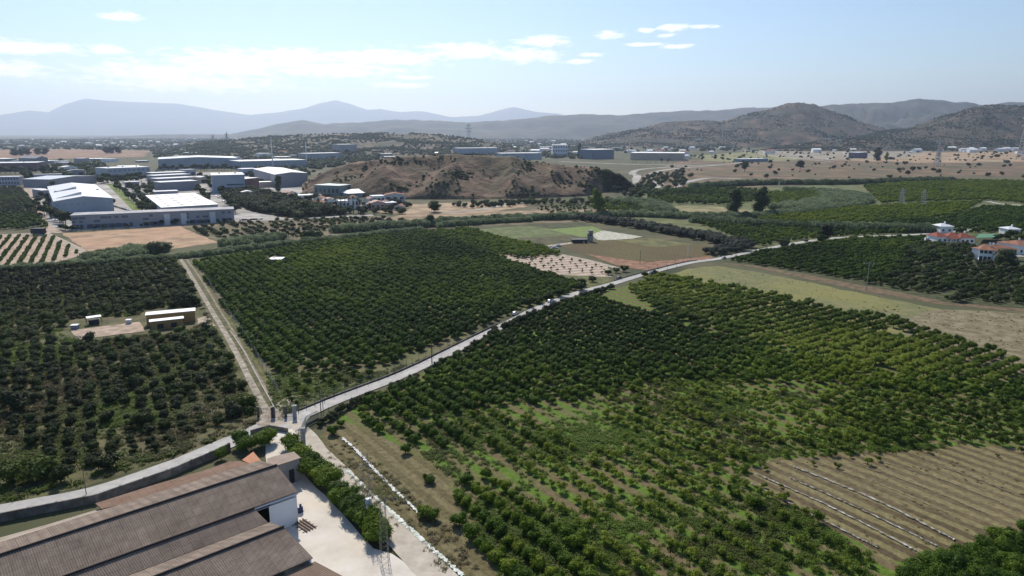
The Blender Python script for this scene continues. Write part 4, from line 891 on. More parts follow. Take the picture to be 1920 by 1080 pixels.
# terracotta annexe with a rounded end and a small fence-edged side roof
A = [P(*cpt(*q), 4.0) for q in ((550,655),(900,545),(1180,465),(1330,412),(1390,412),(1440,430),(1530,442),(1100,575),(590,690))]
an = root('annexe', (A[0].x, A[0].y, 0), 'low terracotta roofed annexe along the road wall behind the warehouse', 'annexe'); m = MB()
A = [Vector((p.x, p.y, 3.9+.5*max(0, min(1, (p.dot(NN)+94)/6)))) for p in A]
slab(m, A, .14); m.build('roof', M_tile, an)
m = MB(); B = [p.lerp(sum(A, Vector())/len(A), .04) for p in A]; m.prism([Vector((p.x, p.y, 0)) for p in B], 3.7, 0); m.build('wall', OFFW, an)
q = [P(*cpt(*c), z) for c, z in (((1465,360),3.2),((1530,438),4.3),((1440,428),3.6),((1400,408),3.2))]
m = MB(); slab(m, q, .1); m.build('roof_flap', plain('orange_tiles', (.38,.17,.09), .8, .2, 2), an)
cr2 = [P(*cpt(*q), 3.6) for q in ((1545,440),(1545,400),(1590,385),(1700,360),(1740,395),(1650,425),(1600,440))]
so = root('outbuilding', (cr2[3].x, cr2[3].y, 0), 'small flat roofed outbuilding at the warehouse corner by the hedge', 'outbuilding'); m = MB(); slab(m, cr2, .2); m.build('roof', plain('brown_flat_roof', (.30,.235,.19), .9, .15), so)
m = MB(); c_ = sum(cr2, Vector())/len(cr2); m.prism([(p.lerp(c_, .08)).xy.to_3d() for p in cr2], 3.4, 0); m.build('wall', plain('grey_block_wall', (.26,.25,.24), .9), so)  # wall colour darkened to stand in for the shade on it
m = MB(); a, b = P(*cpt(1660,440), 0), P(*cpt(1700,425), 0); p0 = cr2[5].lerp(cr2[4], .2); p1 = cr2[5].lerp(cr2[4], .5)
m.prism([Vector((p0.x, p0.y, 0))+NN*.05, Vector((p1.x, p1.y, 0))+NN*.05, Vector((p1.x, p1.y, 0))-NN*.2, Vector((p0.x, p0.y, 0))-NN*.2], 2.2, .0); m.build('door', DARK, so)
# side strip left of bay 1 with a broken fence edge
m = root('lean_to', W(-2, n_f1-2, 0), 'pale low lean-to roof between warehouse and road wall', 'lean-to'); k = MB(); e0 = [P(*cpt(*q), 3.3) for q in ((-200,950),(0,862),(260,790),(560,700),(620,690))]
slab(k, [W(UL, n_f1-.06, 4.5), W(UL, n_f1-3, 3.4)]+[Vector((p.x, p.y, 3.4)) for p in e0[1:]]+[W(e0[-1].dot(U)+1, n_f1-.06, 4.5)], .1); k.build('roof', ramp_mat('dusty_sheets', [(.3,(.29,.24,.19)),(.7,(.40,.34,.28))], .5, 9, .9), m)
k = MB(); 
for uu in (-14, -8, -2, 3): k.box(W(uu, n_f1-2.2, 0), U, .25, .25, 3.3)
k.build('post', CONC, m)
# barrel and timber frame in the yard
def at3(x, y, z=0): return P(*cpt(x, y), z)
b = at3(1735, 715); t = root('machine', b, 'small dark blue machine standing at the corner of the white wall', 'machine'); m = MB(); m.box(b, U, .7, .6, .9, .1); m.tube(b+Vector((.1, .1, 1)), b+Vector((.1, .1, 1.35)), .16, n=10); m.build('body', plain('blue_enamel', (.02,.035,.11), .4), t)
m = MB(); m.tube(b+Vector((-.3, -.3, .05)), b+Vector((.5, .3, .3)), .05); m.build('handle', METAL, t)
pc = at3(1765, 795); t = root('timber_frame', pc, 'stack of brown timber frames lying on the concrete yard', 'timber frame'); D_ = Vector((.75, -.66, 0)); E_ = Vector((D_.y*-1, D_.x, 0))
for j in range(4):
    m = MB(); o = pc+E_*(j-1.5)*.42; m.prism([o-D_*1.6-E_*.06, o+D_*1.5-E_*.06, o+D_*1.5+E_*.06, o-D_*1.6+E_*.06], .14, .18); m.build('beam', plain('timber', (.20,.14,.10), .9, .2, 3), t)
for j in range(4):
    m = MB(); o = pc+D_*(j-1.5)*.8; m.prism([o-E_*1.1-D_*.07, o+E_*1.0-D_*.07, o+E_*1.0+D_*.07, o-E_*1.1+D_*.07], .15, .03); m.build('cross_beam', MATS['timber'], t)

# ------------------------------------------------------------------ road wall, fences, gate
def seg_wall(name, pts, h, t, mat, label, cat, pil=None):
    r = root(name, pts[0], label, cat); m = MB()
    for a, b in zip(pts, pts[1:]):
        d = (b-a).normalized(); n = Vector((-d.y, d.x, 0))*t/2; m.prism([a-n, b-n, b+n, a+n], h, 0)
    m.build('wall_panel', mat, r)
    if pil:
        for a, b in zip(pts, pts[1:]):
            d = (b-a).normalized(); k = int((b-a).length/pil)
            for i in range(k+1):
                m = MB(); m.box(a+d*i*pil, d, .28, t+.14, h+.06); m.build('pilaster', mat, r)
    return r
M_cw = ramp_mat('weathered_concrete', [(.36,(.10,.092,.085)),(.5,(.17,.155,.14)),(.62,(.26,.24,.22))], .5, 10, .95, .02, 5)
wl = [p.copy() for p in WLP]
seg_wall('road_wall', wl, 1.25, .22, M_cw, 'long grey concrete wall on the near side of the bottom left road', 'wall', 3.2)
seg_wall('low_wall', G([(470,816),(505,806),(540,812)]), .9, .22, M_cw, 'low curved concrete wall beside the yard entrance', 'wall')
def fence(name, pts, h, sp, label, mesh=True, kerb=True, mat=None, pm=None, r=.045, lean=0):
    rt = root(name, pts[0], label, 'fence'); rd = random.Random(int(h*100)); n = 0; W_ = MB(); K_ = MB()
    for a, b in zip(pts, pts[1:]):
        L_ = (b-a).length; d = (b-a)/L_; k = max(1, int(L_/sp))
        for i in range(k):
            p = a+d*L_*i/k; n += 1
            if n <= 100:
                m = MB(); m.tube(p, p+Vector((rd.uniform(-lean, lean), rd.uniform(-lean, lean), h*rd.uniform(.92, 1.1))), r, n=5); m.build('post', pm or METAL, rt)
        if mesh:
            for z in (.35, .7, 1.05, 1.4):
                if z < h: W_.tube(a+Vector((0, 0, z*h/1.5)), b+Vector((0, 0, z*h/1.5)), .012, n=3)
        if kerb: q = Vector((-d.y, d.x, 0))*.12; K_.prism([a-q, b-q, b+q, a+q], .38, 0)
    if mesh: W_.build('wire', METAL, rt)
    if kerb: K_.build('kerb_wall', M_cw, rt)
    return rt
def off(line, d):
    out = []
    for i, p in enumerate(line):
        t = (line[min(len(line)-1, i+1)]-line[max(0, i-1)]).normalized(); out.append(p+Vector((-t.y, t.x, 0))*d)
    return out
RL = spline([Vector((p.x, p.y, 0)) for p in ROAD], 5)
def sub(y0, y1, left=True): return [p for p in RL if y0 < p.y < y1 and p.x > -60]
POST = plain('dark_post', (.10,.095,.09), .7)
fence('road_fence', off(sub(117, 178), 2.1), 1.9, 2.4, 'post and wire fence along the left side of the road by the citrus block', pm=POST)
fence('field_fence', off(sub(232, 272), 2.2), 1.8, 5, 'thin post fence along the brown crop field by the road', kerb=True, pm=POST)
fence('roadside_fence', off(sub(244, 266), -2.2), 1.8, 6, 'sparse posts along the fallow field side of the road', kerb=False, pm=POST)
fence('track_fence', [p+Vector((3.6, 1.2, 0)) for p in TRACK[1:-1]], 1.8, 4.2, 'thin metal fence along the citrus block beside the dirt track', kerb=False, pm=METAL)
seg_wall('irrigation_wall', [p+Vector((1.4, .4, 0)) for p in G([(420,622),(447,665),(478,728),(503,775)])], .3, .16, plain('pale_channel', (.40,.37,.33), .8), 'thin pale irrigation channel between the dirt tracks', 'channel')
# gates
def gate(name, pts, h, label, mat, cat='gate', bars=9):
    rt = root(name, pts[0], label, cat)
    for p in pts:
        m = MB(); m.box(p, (1, 0), .38, .38, h*1.1); m.build('post', mat if cat == 'gate2' else POST, rt)
    for a, b in zip(pts, pts[1:]):
        m = MB(); a2, b2 = a.lerp(b, .06), a.lerp(b, .94)
        for z in (.15, h*.5, h*.92): m.tube(a2+Vector((0, 0, z)), b2+Vector((0, 0, z)), .035, n=4)
        for i in range(bars): p = a2.lerp(b2, i/(bars-1)); m.tube(p+Vector((0, 0, .15)), p+Vector((0, 0, h*.92)), .022, n=4)
        m.build('leaf', mat, rt)
    return rt
gate('track_gate', G([(485,783),(511,784)]), 1.9, 'dark bar gate closing the dirt track at the junction', POST)
gate('field_gate', G([(514,784),(536,783),(553,783)]), 2.0, 'dark bar gate of the citrus block between two stone pillars', POST)
GRN = plain('green_sheet_gate', (.10,.155,.15), .5)
gp = G([(564,825),(575,801),(596,790)]); rt = root('sliding_gate', gp[0], 'pale green metal sliding gate on the yard entrance by the road', 'gate')
for a, b in zip(gp, gp[1:]):
    d = (b-a).normalized(); n = Vector((-d.y, d.x, 0))*.05; m = MB(); m.prism([a-n, b-n, b+n, a+n], .5, .1); m.build('kick_panel', GRN, rt)
    m = MB()
    for i in range(14): p = a.lerp(b, i/13); m.tube(p+Vector((0, 0, .6)), p+Vector((0, 0, 2)), .03, n=4)
    for z in (.62, 1.3, 2.0): m.tube(a+Vector((0, 0, z)), b+Vector((0, 0, z)), .04, n=4)
    m.build('bars', GRN, rt)
fence('yard_fence', G([(598,790),(617,779),(634,770)]), 1.7, 2, 'pale green mesh fence curving from the yard gate to the road', kerb=True, pm=GRN)
for (x, y), lab in (((569,828), 'tall grey gate pillar nearest the dirt lane'), ((553,784), 'pale stone pillar at the citrus block gate')):
    p = P(x, y); t = root('gate_pillar', p, lab, 'pillar'); m = MB(); m.box(p, (1, .3), .7, .6, 2.3); m.build('shaft', plain('grey_pillar', (.30,.30,.32), .8), t); m = MB(); m.box(p, (1, .3), .85, .75, .15, 2.302); m.build('cap', CONC, t)

# ------------------------------------------------------------------ lattice pylons and poles
def lattice(m, base, top, w0, w1, h, r=.05, n=9):
    c = []
    for i in range(n+1):
        t = i/n; w = w0+(w1-w0)*t; ctr = base+Vector((0, 0, h*t)); c.append([ctr+Vector((sx*w/2, sy*w/2, 0)) for sx, sy in ((-1,-1),(1,-1),(1,1),(-1,1))])
    for a, b in zip(c, c[1:]):
        for k in range(4):
            m.tube(a[k], b[k], r, n=4); m.tube(a[k], b[(k+1)%4], r*.6, n=3); m.tube(b[k], b[(k+1)%4], r*.6, n=3)
def pylon(x, y, h, w0, label, arms=((.80,2.2),(.90,1.7)), r=.05, adir=(.8,.6), n=9, name='lattice_pylon', mat=None, w1=.35, box=False, group=None):
    p = P(x, y); t = root(name, p, label, 'pylon', group); mt = mat or METAL; m = MB(); lattice(m, p, None, w0, w0*w1, h, r, n); m.build('mast', mt, t)
    a = Vector((adir[0], adir[1], 0)).normalized()
    for k, l in arms:
        m = MB(); c = p+Vector((0, 0, h*k)); m.tube(c-a*l, c+a*l, r*1.3, n=4); m.tube(c-a*l, c+Vector((0, 0, h*.05)), r*.7, n=3); m.tube(c+a*l, c+Vector((0, 0, h*.05)), r*.7, n=3); m.build('cross_arm', mt, t)
        m = MB()
        for s in (-1, 1): m.tube(c+a*l*s*.95, c+a*l*s*.95-Vector((0, 0, h*.035+.15)), r*1.5, n=6)
        m.build('insulator', plain('glass_insulator', (.6,.62,.62), .3), t)
    if box:
        m = MB(); m.box(p+a*.2, a, .7, .5, .9, h*.23); m.build('switch_box', plain('grey_box', (.62,.63,.65), .5), t)
    return t
pylon(690,975,9.5,1.0,'tall lattice pylon rising beside the dirt lane by the hedge', arms=((.62,1.0),(.84,.9)), r=.028, n=13, w1=.6, box=True, mat=plain('dull_steel', (.17,.165,.16), .6, .15, 2, .4))
p = pylon(722,1060,8.6,1.0,'lattice pylon with one long cross arm at the end of the hedge', arms=((.97,1.9),), r=.028, n=12, adir=(.9,.45), w1=.5, mat=MATS['dull_steel'])
pylon(565,845,3.8,.6,'short lattice mast by the yard gate', arms=((.95,.7),), r=.035, n=6, w1=.7)
pylon(879,270,88,16,'tall grey transmission pylon on the skyline above the hill', arms=((.62,13),(.76,16),(.9,10)), r=.9, adir=(1,.1), n=8, w1=.12)
pylon(1351,262,55,11,'faint transmission pylon in front of the blue slope', arms=((.62,9),(.76,11),(.9,7)), r=.5, adir=(1,.1), n=8, w1=.12, mat=OFFW)
pylon(1690,382,11,3.2,'grey transmission pylon standing in the light green orchard', arms=((.7,3),(.85,3)), r=.10, adir=(1,.2), n=8, w1=.2)
pylon(1730,390,12.5,3,'second slim pylon in the light green orchard to the right', arms=((.7,2.5),(.85,2.5)), r=.09, adir=(1,.2), n=8, w1=.2)
pylon(1757,312,40,7,'dark pylon rising from the dry slope', arms=((.6,6),(.75,8),(.9,5)), r=.4, adir=(1,.1), n=8, w1=.12)
pylon(1917,300,90,14,'tall faint pylon at the right edge of the skyline', arms=((.7,10),(.85,12)), r=.7, adir=(1,.1), n=8, w1=.12)
pylon(401,275,42,9,'left thin pylon on the far plain', arms=((.7,8),(.85,8)), r=.7, adir=(1,.1), n=6, w1=.12); pylon(427,278,50,9,'right thin pylon on the far plain', arms=((.7,8),(.85,8)), r=.7, adir=(1,.1), n=6, w1=.12)
def pole(x, y, h, label, r=.11, arm=0, mat=None, adir=(1, 0), tr=False, name='utility_pole'):
    p = P(x, y); t = root(name, p, label, 'pole'); m = MB(); m.tube(p, p+Vector((0, 0, h)), r, r*.65, 7); m.build('shaft', mat or plain('grey_pole', (.33,.32,.31), .8), t)
    if arm:
        a = Vector((adir[0], adir[1], 0)).normalized(); c = p+Vector((0, 0, h*.96)); m = MB(); m.tube(c-a*arm, c+a*arm, r*.6, n=4); m.build('cross_arm', mat or METAL, t)
        for s in (-1, 0, 1): m = MB(); q = c+a*arm*.9*s; m.tube(q, q+Vector((0, 0, .35)), r*.55, n=5); m.build('insulator', WHITE, t)
    return t
pole(1624,545,9.2,'pale utility pole with a cross arm among the citrus rows',.13,1.7,METAL,(1,-.2))
pole(602,775,5.4,'dark twin pole at the start of the road fence',.09,0,POST); pole(606,772,4.6,'shorter dark pole beside the start of the road fence',.07,0,POST)
pole(810,683,5.2,'dark wooden pole beside the road fence',.13,0,POST); pole(162,928,3.8,'thin rusty post leaning on the road wall',.06,0,plain('rusty', (.2,.12,.08), .9))
pole(512,316,44,'tall white lighting mast behind the white office block',.9,0,WHITE); pole(575,306,34,'shorter white lighting mast beyond the grey hall',.8,0,WHITE)
pole(1289,482,4.6,'small white post in the brown crop field',.22,0,WHITE); pole(1460,352,6,'white marker post by the dark hedge',.4,0,WHITE)
pole(1200,496,5.6,'dark pole at the corner of the red soil strip',.10,0,POST)
# irrigation mulch strips
M_plastic = ramp_mat('white_plastic_mulch', [(.3,(.34,.34,.30)),(.5,(.62,.63,.60)),(.7,(.80,.81,.79))], 1.4, 9, .6)
def mulch(px, w, label, seed, mat=M_plastic, n=90, h=.08):
    rd = random.Random(seed); c = spline(G(px), 30); m = MB(); vs = []
    for i, p in enumerate(c):
        t = (c[min(len(c)-1, i+1)]-c[max(0, i-1)]).normalized(); q = Vector((-t.y, t.x, 0)); ww = w*.5*rd.uniform(.35, 1.3); o = q*rd.uniform(-.09, .09)
        vs += [p+o-q*ww+Vector((0, 0, .18)), p+o+Vector((0, 0, .18+h*rd.uniform(.6, 1.5))), p+o+q*ww+Vector((0, 0, .18))]
    m.add(vs, [(3*i+a, 3*i+a+1, 3*i+a+4, 3*i+a+3) for i in range(len(c)-1) for a in (0, 1)])
    o = m.build('mulch_strip', mat, None, org=P(*px[0])); tag(o, label, 'mulch strip', 'white mulch strips along the rows')
mulch([(642,822),(672,850),(705,885),(745,925),(795,971)], .5, 'bright white strip nearer the trees on the mown ground', 1)
mulch([(648,882),(665,897),(700,930),(760,985),(810,1030),(868,1082)], .62, 'longest bright white strip beside the dirt lane', 2, ramp_mat('green_white_mulch', [(.3,(.25,.30,.22)),(.5,(.60,.63,.57)),(.7,(.78,.80,.76))], 1.2, 9, .7))
M_pl2 = ramp_mat('faded_mulch', [(.38,(.16,.135,.10)),(.5,(.30,.28,.25)),(.62,(.48,.47,.45))], 1.2, 9, .7)
mulch([(1408,908),(1520,965),(1645,1028)], .28, 'lowest faded strip of the bare field', 3, M_pl2); mulch([(1418,890),(1560,953),(1722,1037)], .32, 'second faded strip from the bottom of the bare field', 4, M_pl2)
mulch([(1480,897),(1600,950),(1758,1026)], .24, 'third faded strip of the bare field', 5, M_pl2)
for k_, (a_, b_, l_) in enumerate((((1540,872),(1800,975),'short faded strip left of centre in the bare field'),((1590,868),(1850,965),'short faded strip in the middle of the bare field'),((1650,866),(1890,950),'short faded strip right of centre in the bare field'),((1710,862),(1910,932),'short faded strip near the right edge of the bare field'))):
    mulch([a_, ((a_[0]+b_[0])/2+4, (a_[1]+b_[1])/2-5), b_], .16, l_, 20+k_, ramp_mat('straw_strip', [(.38,(.15,.12,.07)),(.5,(.22,.19,.12)),(.62,(.30,.27,.19))], 1.0, 9, .9), h=.04)
mulch([(1488,876),(1640,938),(1790,1014)], .38, 'highest and widest faded strip of the bare field', 6, M_pl2)
# ------------------------------------------------------------------ vehicles
PAINT = {k: plain('paint_'+k, c, .3, .03, 1, .2, .5) for k, c in dict(white=(.75,.76,.78), dark=(.03,.035,.05), grey=(.25,.26,.28), blue=(.06,.10,.22), red=(.30,.04,.03)).items()}
TYRE = plain('tyre_rubber', (.02,.02,.02), .8)
def car(loc, deg, colr, label, group=None, sc=.62):
    t = root('parked_car', loc, label, 'car', group); t.rotation_euler = (0, 0, R(deg)); t.scale = (sc, sc, sc)
    def part(name, m, mat):
        me = bpy.data.meshes.new(name); me.from_pydata([tuple(v) for v in m.v], [], m.f); me.materials.append(mat); o = bpy.data.objects.new(name, me); COL.objects.link(o); o.parent = t; return o
    def loft(secs):
        m = MB(); n = len(secs[0]); vs = [Vector(v) for s in secs for v in s]
        m.add(vs, [(i*n+k, (i+1)*n+k, (i+1)*n+(k+1)%n, i*n+(k+1)%n) for i in range(len(secs)-1) for k in range(n)]+[tuple(range(n))[::-1], tuple(range((len(secs)-1)*n, len(secs)*n))]); return m
    S = lambda x, w, zb, zt: [(x,-w,zb),(x,w,zb),(x,w*1.0,zt*.8),(x,w*.88,zt),(x,-w*.88,zt),(x,-w,zt*.8)]
    part('body', loft([S(-2.1,.72,.3,.75),S(-1.9,.84,.25,.88),S(-.6,.88,.22,.92),S(.9,.88,.22,.90),S(1.8,.82,.25,.78),S(2.15,.68,.32,.62)]), PAINT[colr])
    part('cabin', loft([[(-1.95,-.7,.88),(-1.95,.7,.88),(-1.45,.6,1.38),(-1.45,-.6,1.38)],[(-1.0,-.74,.91),(-1.0,.74,.91),(-1.0,.6,1.44),(-1.0,-.6,1.44)],[(.1,-.74,.91),(.1,.74,.91),(.1,.6,1.44),(.1,-.6,1.44)],[(1.1,-.7,.88),(1.1,.7,.88),(.5,.58,1.36),(.5,-.58,1.36)]]), GLASS)
    m = MB(); m.add([(-1.5,-.58,1.385),(.5,-.56,1.375),(.5,.56,1.375),(-1.5,.58,1.385),(-1.3,-.5,1.47),(.3,-.5,1.465),(.3,.5,1.465),(-1.3,.5,1.47)], [(0,1,5,4),(1,2,6,5),(2,3,7,6),(3,0,4,7),(4,5,6,7),(3,2,1,0)]); part('roof', m, PAINT[colr])
    for x in (-1.3, 1.35):
        for y in (-.8, .8): m = MB(); m.tube((x, y-.11, .32), (x, y+.11, .32), .32, n=12); part('wheel', m, TYRE)
    for y in (-.55, .55): m = MB(); m.box((2.08, y), (1, 0), .1, .3, .14, .58); part('headlight', m, WHITE)
    return t
def road_dir(p):
    k = min(range(len(RL)-1), key=lambda i: (RL[i]-p).length); d = RL[k+1]-RL[k]; return math.degrees(math.atan2(d.y, d.x))
for x, y, c, l in ((966,590,'white','white car driving on the shaded stretch of the road'),(1032,567,'white','white car half hidden by bushes on the road'),(1357,485,'white','white car on the road at the reed corner'),(1511,453,'dark','dark car on the far stretch of the road'),(1534,450,'white','pale car near the round dark tree on the road'),(1161,523,'dark','dark car parked at the roadside by the stony field'),(1222,513,'grey','small grey car at the edge of the road junction')):
    p = P(x, y); car((p.x, p.y, .09), road_dir(p), c, l)
for x, y, c, l in ((1048,462,'white','white pickup parked on the farm lane by the grey tower'),(1040,466,'white','white car at the start of the farm lane'),(75,442,'white','white car beside the dark trailer on the left lane')):
    p = P(x, y); car((p.x, p.y, .09), 10, c, l)
tp = P(73,441); t = root('trailer', tp, 'dark box trailer parked on the left lane', 'trailer'); m = MB(); m.box(tp, (1, .05), 6.2, 2.4, 2.6, .9); m.build('box', plain('dark_tarpaulin', (.03,.035,.05), .6), t)
for s in (-2, 2): m = MB(); m.tube(tp+Vector((s, -1, .45)), tp+Vector((s, 1, .45)), .45, n=10); m.build('wheel', TYRE, t)
# car parks
proto_car = {}
rd = random.Random(23)
def lot(px0, px1, n, deg, label, group, scat_=0):
    a, b = P(*px0), P(*px1)
    for i in range(n):
        if rd.random() < .15: continue
        c = rd.choice(['white','white','grey','dark','blue','red']); p = a.lerp(b, i/max(1, n-1)); loc = Vector((p.x, p.y+rd.uniform(-scat_, scat_), .12))
        if c not in proto_car: proto_car[c] = car(loc, deg, c, '%s in %s' % ({'white':'white car','grey':'grey car','dark':'black car','blue':'blue car','red':'red car'}[c], label), group)
        else: copy_thing(proto_car[c], loc, R(deg), .62, '%s in %s' % ({'white':'white car','grey':'grey car','dark':'black car','blue':'blue car','red':'red car'}[c], label), group)
lot((227,355),(286,398),16,10,'the left tree lined car park','cars of the tree lined car park'); lot((240,352),(296,395),16,10,'the left tree lined car park','cars of the tree lined car park')
lot((385,355),(425,382),10,120,'the street beside the white roof','cars along the estate street'); lot((452,414),(490,412),9,80,'the bay by the end of the long facade','cars by the long facade')
lot((70,301),(245,298),30,5,'the far bright car park','cars of the far bright car park'); lot((1175,305),(1310,304),26,5,'the car park below the long tan hall','cars of the car park below the long tan hall')
lot((1480,293),(1560,302),14,40,'the vehicle yard on the dry slope','cars of the vehicle yard on the dry slope'); lot((1420,284),(1480,293),10,40,'the vehicle yard on the dry slope','cars of the vehicle yard on the dry slope')

# ------------------------------------------------------------------ buildings
def hall(name, label, fl, fr, h, back, ridge_h=0, wall=None, roofm=None, cat='industrial hall', wins=0, storeys=1, parapet=0, doors=0, over=.3, stand=None, sky=0, winm=None, band=False, group=None, ribs=0):
    """box building: fl, fr = photo pixels of the front base corners, back = depth in metres (or a vector)"""
    A, B = P(*fl), P(*fr); u = (B-A).normalized(); d = back if isinstance(back, Vector) else Vector((-u.y, u.x, 0))*back; L_ = (B-A).length
    t = root(name, A, label, cat, group); wall = wall or WHITE; roofm = roofm or M_whiteroof
    Cc = A+d; Dd = B+d; up = Vector((0, 0, 1)); m = MB()
    if ridge_h:                                     # gable facing the front, ridge runs back
        M1 = (A+B)/2; M2 = M1+d
        m.add([A, B, B+up*h, M1+up*(h+ridge_h), A+up*h, Cc, Dd, Dd+up*h, M2+up*(h+ridge_h), Cc+up*h], [(0,1,2,3,4), (9,8,7,6,5), (1,6,7,2), (0,4,9,5)]); m.build('wall', wall, t)
        e = u*over
        for s in (0, 1):
            p = [A-e+up*h, M1+up*(h+ridge_h)] if s == 0 else [M1+up*(h+ridge_h), B+e+up*h]; r = MB(); o_ = -d.normalized()*.3+up*.12
            q = [p[0]+o_, p[1]+o_, p[1]+d+up*.12, p[0]+d+up*.12]; slab(r, q, .1); r.build('roof', roofm, t)
    else:
        m.prism([A, B, Dd, Cc], h, 0); m.build('wall', wall, t); r = MB(); e = u*over; f = d.normalized()*over; slab(r, [A-e-f+up*(h+.25), B+e-f+up*(h+.25), Dd+e+f+up*(h+.25), Cc-e+f+up*(h+.25)], .24); r.build('roof', roofm, t)
    if sky:
        for i in range(sky):
            for j in range(6):
                r = MB(); c = A+u*L_*(i+.7)/(sky+.4)+d*(j+.6)/6.3; r.prism([c-u*1.2-d.normalized()*.7, c+u*1.2-d.normalized()*.7, c+u*1.2+d.normalized()*.7, c-u*1.2+d.normalized()*.7], .3, h+.255); r.build('skylight', plain('grey_skylight', (.35,.36,.37), .5), t)
    f = -d.normalized()
    if wins:
        for s in range(storeys):
            z0 = h*(s+.35)/storeys; zh = h*.36/storeys
            if band: w = MB(); a, b = A+u*L_*.06+f*.06, B-u*L_*.06+f*.06; w.prism([a, b, b-f*.1, a-f*.1], zh, z0); w.build('window', winm or GLASS, t); continue
            for i in range(wins):
                w = MB(); c = A+u*L_*(i+.5)/wins; ww = L_/wins*.28; a, b = c-u*ww+f*.06, c+u*ww+f*.06; w.prism([a, b, b-f*.1, a-f*.1], zh, z0); w.build('window', winm or GLASS, t)
    for i in range(doors):
        w = MB(); c = A+u*L_*(i+.5)/doors; a, b = c-u*2+f*.08, c+u*2+f*.08; w.prism([a, b, b-f*.12, a-f*.12], min(4, h*.6), 0.05); w.build('door', DARK, t)
    for i in range(ribs):
        w = MB(); w.box(A+u*L_*(i+.5)/ribs+d*.5, u, 1.2, 1.2, 1.2, h+.26); w.build('roof_vent', METAL, t)
    return t, A, B, u, d
M_whiteroof = ramp_mat('white_metal_roof', [(.3,(.56,.58,.61)),(.7,(.70,.71,.73))], .08, 6, .5)
M_bright = plain('bright_membrane', (.86,.86,.85), .6, .03, .1)
M_blue = ramp_mat('blue_grey_panels', [(.3,(.24,.29,.36)),(.7,(.33,.38,.45))], .06, 5, .6)
M_grey = ramp_mat('grey_panels', [(.3,(.20,.21,.245)),(.7,(.29,.30,.335))], .06, 5, .6)
M_lilac = plain('pale_lilac_panels', (.30,.30,.335), .6, .08, .1)
M_dkbrick = plain('dark_brick', (.14,.07,.07), .8, .2, .3)
M_tanw = plain('tan_render', (.42,.35,.29), .8, .1, .1)
# big hall with the skylit roof
back = P(92,352,10)-P(105,382,10)
t, A, B, u, d = hall('assembly_hall', 'large white gabled hall with a stepped roof at the left of the estate', (105,407), (215,399), 9.3, back*1.0, 2.2, wall=M_blue, ribs=5, wins=9, storeys=2, winm=plain('pale_blue_pane', (.22,.30,.38), .4))
dn = d.normalized()
for k in (.12, .50):                      # raised saw steps of the left roof slope
    m = MB(); M1 = (A+B)/2; a0 = A+d*k+u*2; a1 = M1+d*k; m.add([a0+Vector((0,0,9.7)), a1+Vector((0,0,11.75)), a1+dn*9+Vector((0,0,11.75)), a0+dn*9+Vector((0,0,9.7)), a1+Vector((0,0,13.2)), a0+Vector((0,0,10.0))], [(0,1,4,5), (5,4,2,3), (1,2,4), (0,5,3)]); m.build('roof_step', M_whiteroof, t)
hall('side_hall', 'small grey hall attached left of the big white hall', (80,372), (96,371), 6, 22, wall=M_grey)
hall('rear_hall', 'low hall with a bluish curved roof behind the big white hall', (96,352), (182,344), 7.5, 30, 1.5, wall=M_grey, roofm=plain('blue_roof', (.42,.49,.55), .6))
# long facade
t, A, B, u, d = hall('office_row', 'long low office facade with dark checkered panels along the ploughed field', (136,430), (440,416), 7.2, 13, wall=M_lilac, roofm=ramp_mat('facade_roof', [(.3,(.22,.22,.24)),(.6,(.42,.42,.44)),(.8,(.62,.6,.6))], .12, 8, .8), parapet=1)
L_ = (B-A).length; f = -d.normalized(); rd = random.Random(8); PD_ = plain('dark_panel', (.13,.14,.18), .6, .1); PB_ = plain('blue_dark_panel', (.07,.09,.15), .4, .1)
for i in range(24):
    for z0, hh, pr, mt in ((.15, 2.1, .85, PB_), (3.2, 1.2, .35, PD_), (5.0, 1.2, .4, PD_)):
        if rd.random() > pr or i in (9, 15): continue
        m = MB(); a = A+u*L_*(i+.05)/24+f*.06; b = a+u*L_/24*rd.choice((.9, .9, .5)); m.prism([a, b, b-f*.1, a-f*.1], hh, z0); m.build('panel', mt, t)
for k in (.55, .655, .84): m = MB(); c = A+u*L_*k+f*.7; m.prism([c, c+u*3, c+u*3-f*.6, c-f*.6], 6.2, 0); m.build('entrance_tower', plain('pale_portal', (.55,.57,.62), .6), t)
hall('roof_block', 'white flat roofed hall with rows of skylights in the middle of the estate', (305,409), (410,402), 6.2, P(275,367,6.2)-P(305,390,6.2), wall=M_lilac, roofm=M_bright, sky=4)
hall('service_block', 'grey service block behind the skylit white roof', (291,372), (335,370), 5, 10, wall=M_lilac)
for i, (x0, y0, x1, y1) in enumerate(((303,360,372,356),(298,352,366,348),(292,345,358,341),(286,339,350,336))):
    hall('sawtooth_hall', ['front sawtooth bay of the stepped grey hall behind the white roof','second sawtooth bay of the stepped grey hall','third sawtooth bay of the stepped grey hall','rearmost sawtooth bay of the stepped grey hall'][i], (x0,y0), (x1,y1), 8, 16, wall=M_grey, roofm=M_whiteroof)
hall('flat_block', 'plain pale box building with trees before it behind the car park', (204,337), (283,333), 12, 30, wall=M_blue, ribs=3, wins=9, storeys=2, winm=plain('grey_pane', (.16,.20,.25), .4))
hall('terrace_row', 'left row of terraced white houses with dark windows', (-40,348), (37,347), 8, 10, wall=plain('lilac_render', (.40,.40,.48), .8), roofm=M_whiteroof, wins=14, storeys=2, cat='terraced houses')
hall('terrace_row', 'second row of terraced white houses beside the big hall', (56,343), (118,341), 8, 10, wall=MATS['lilac_render'], roofm=M_grey, wins=12, storeys=2, cat='terraced houses')
hall('brown_hall', 'long dark maroon hall with a thin white roof at the left edge', (-60,323), (70,321), 11, 40, wall=plain('maroon_wall', (.13,.08,.10), .8), roofm=M_whiteroof, ribs=2)
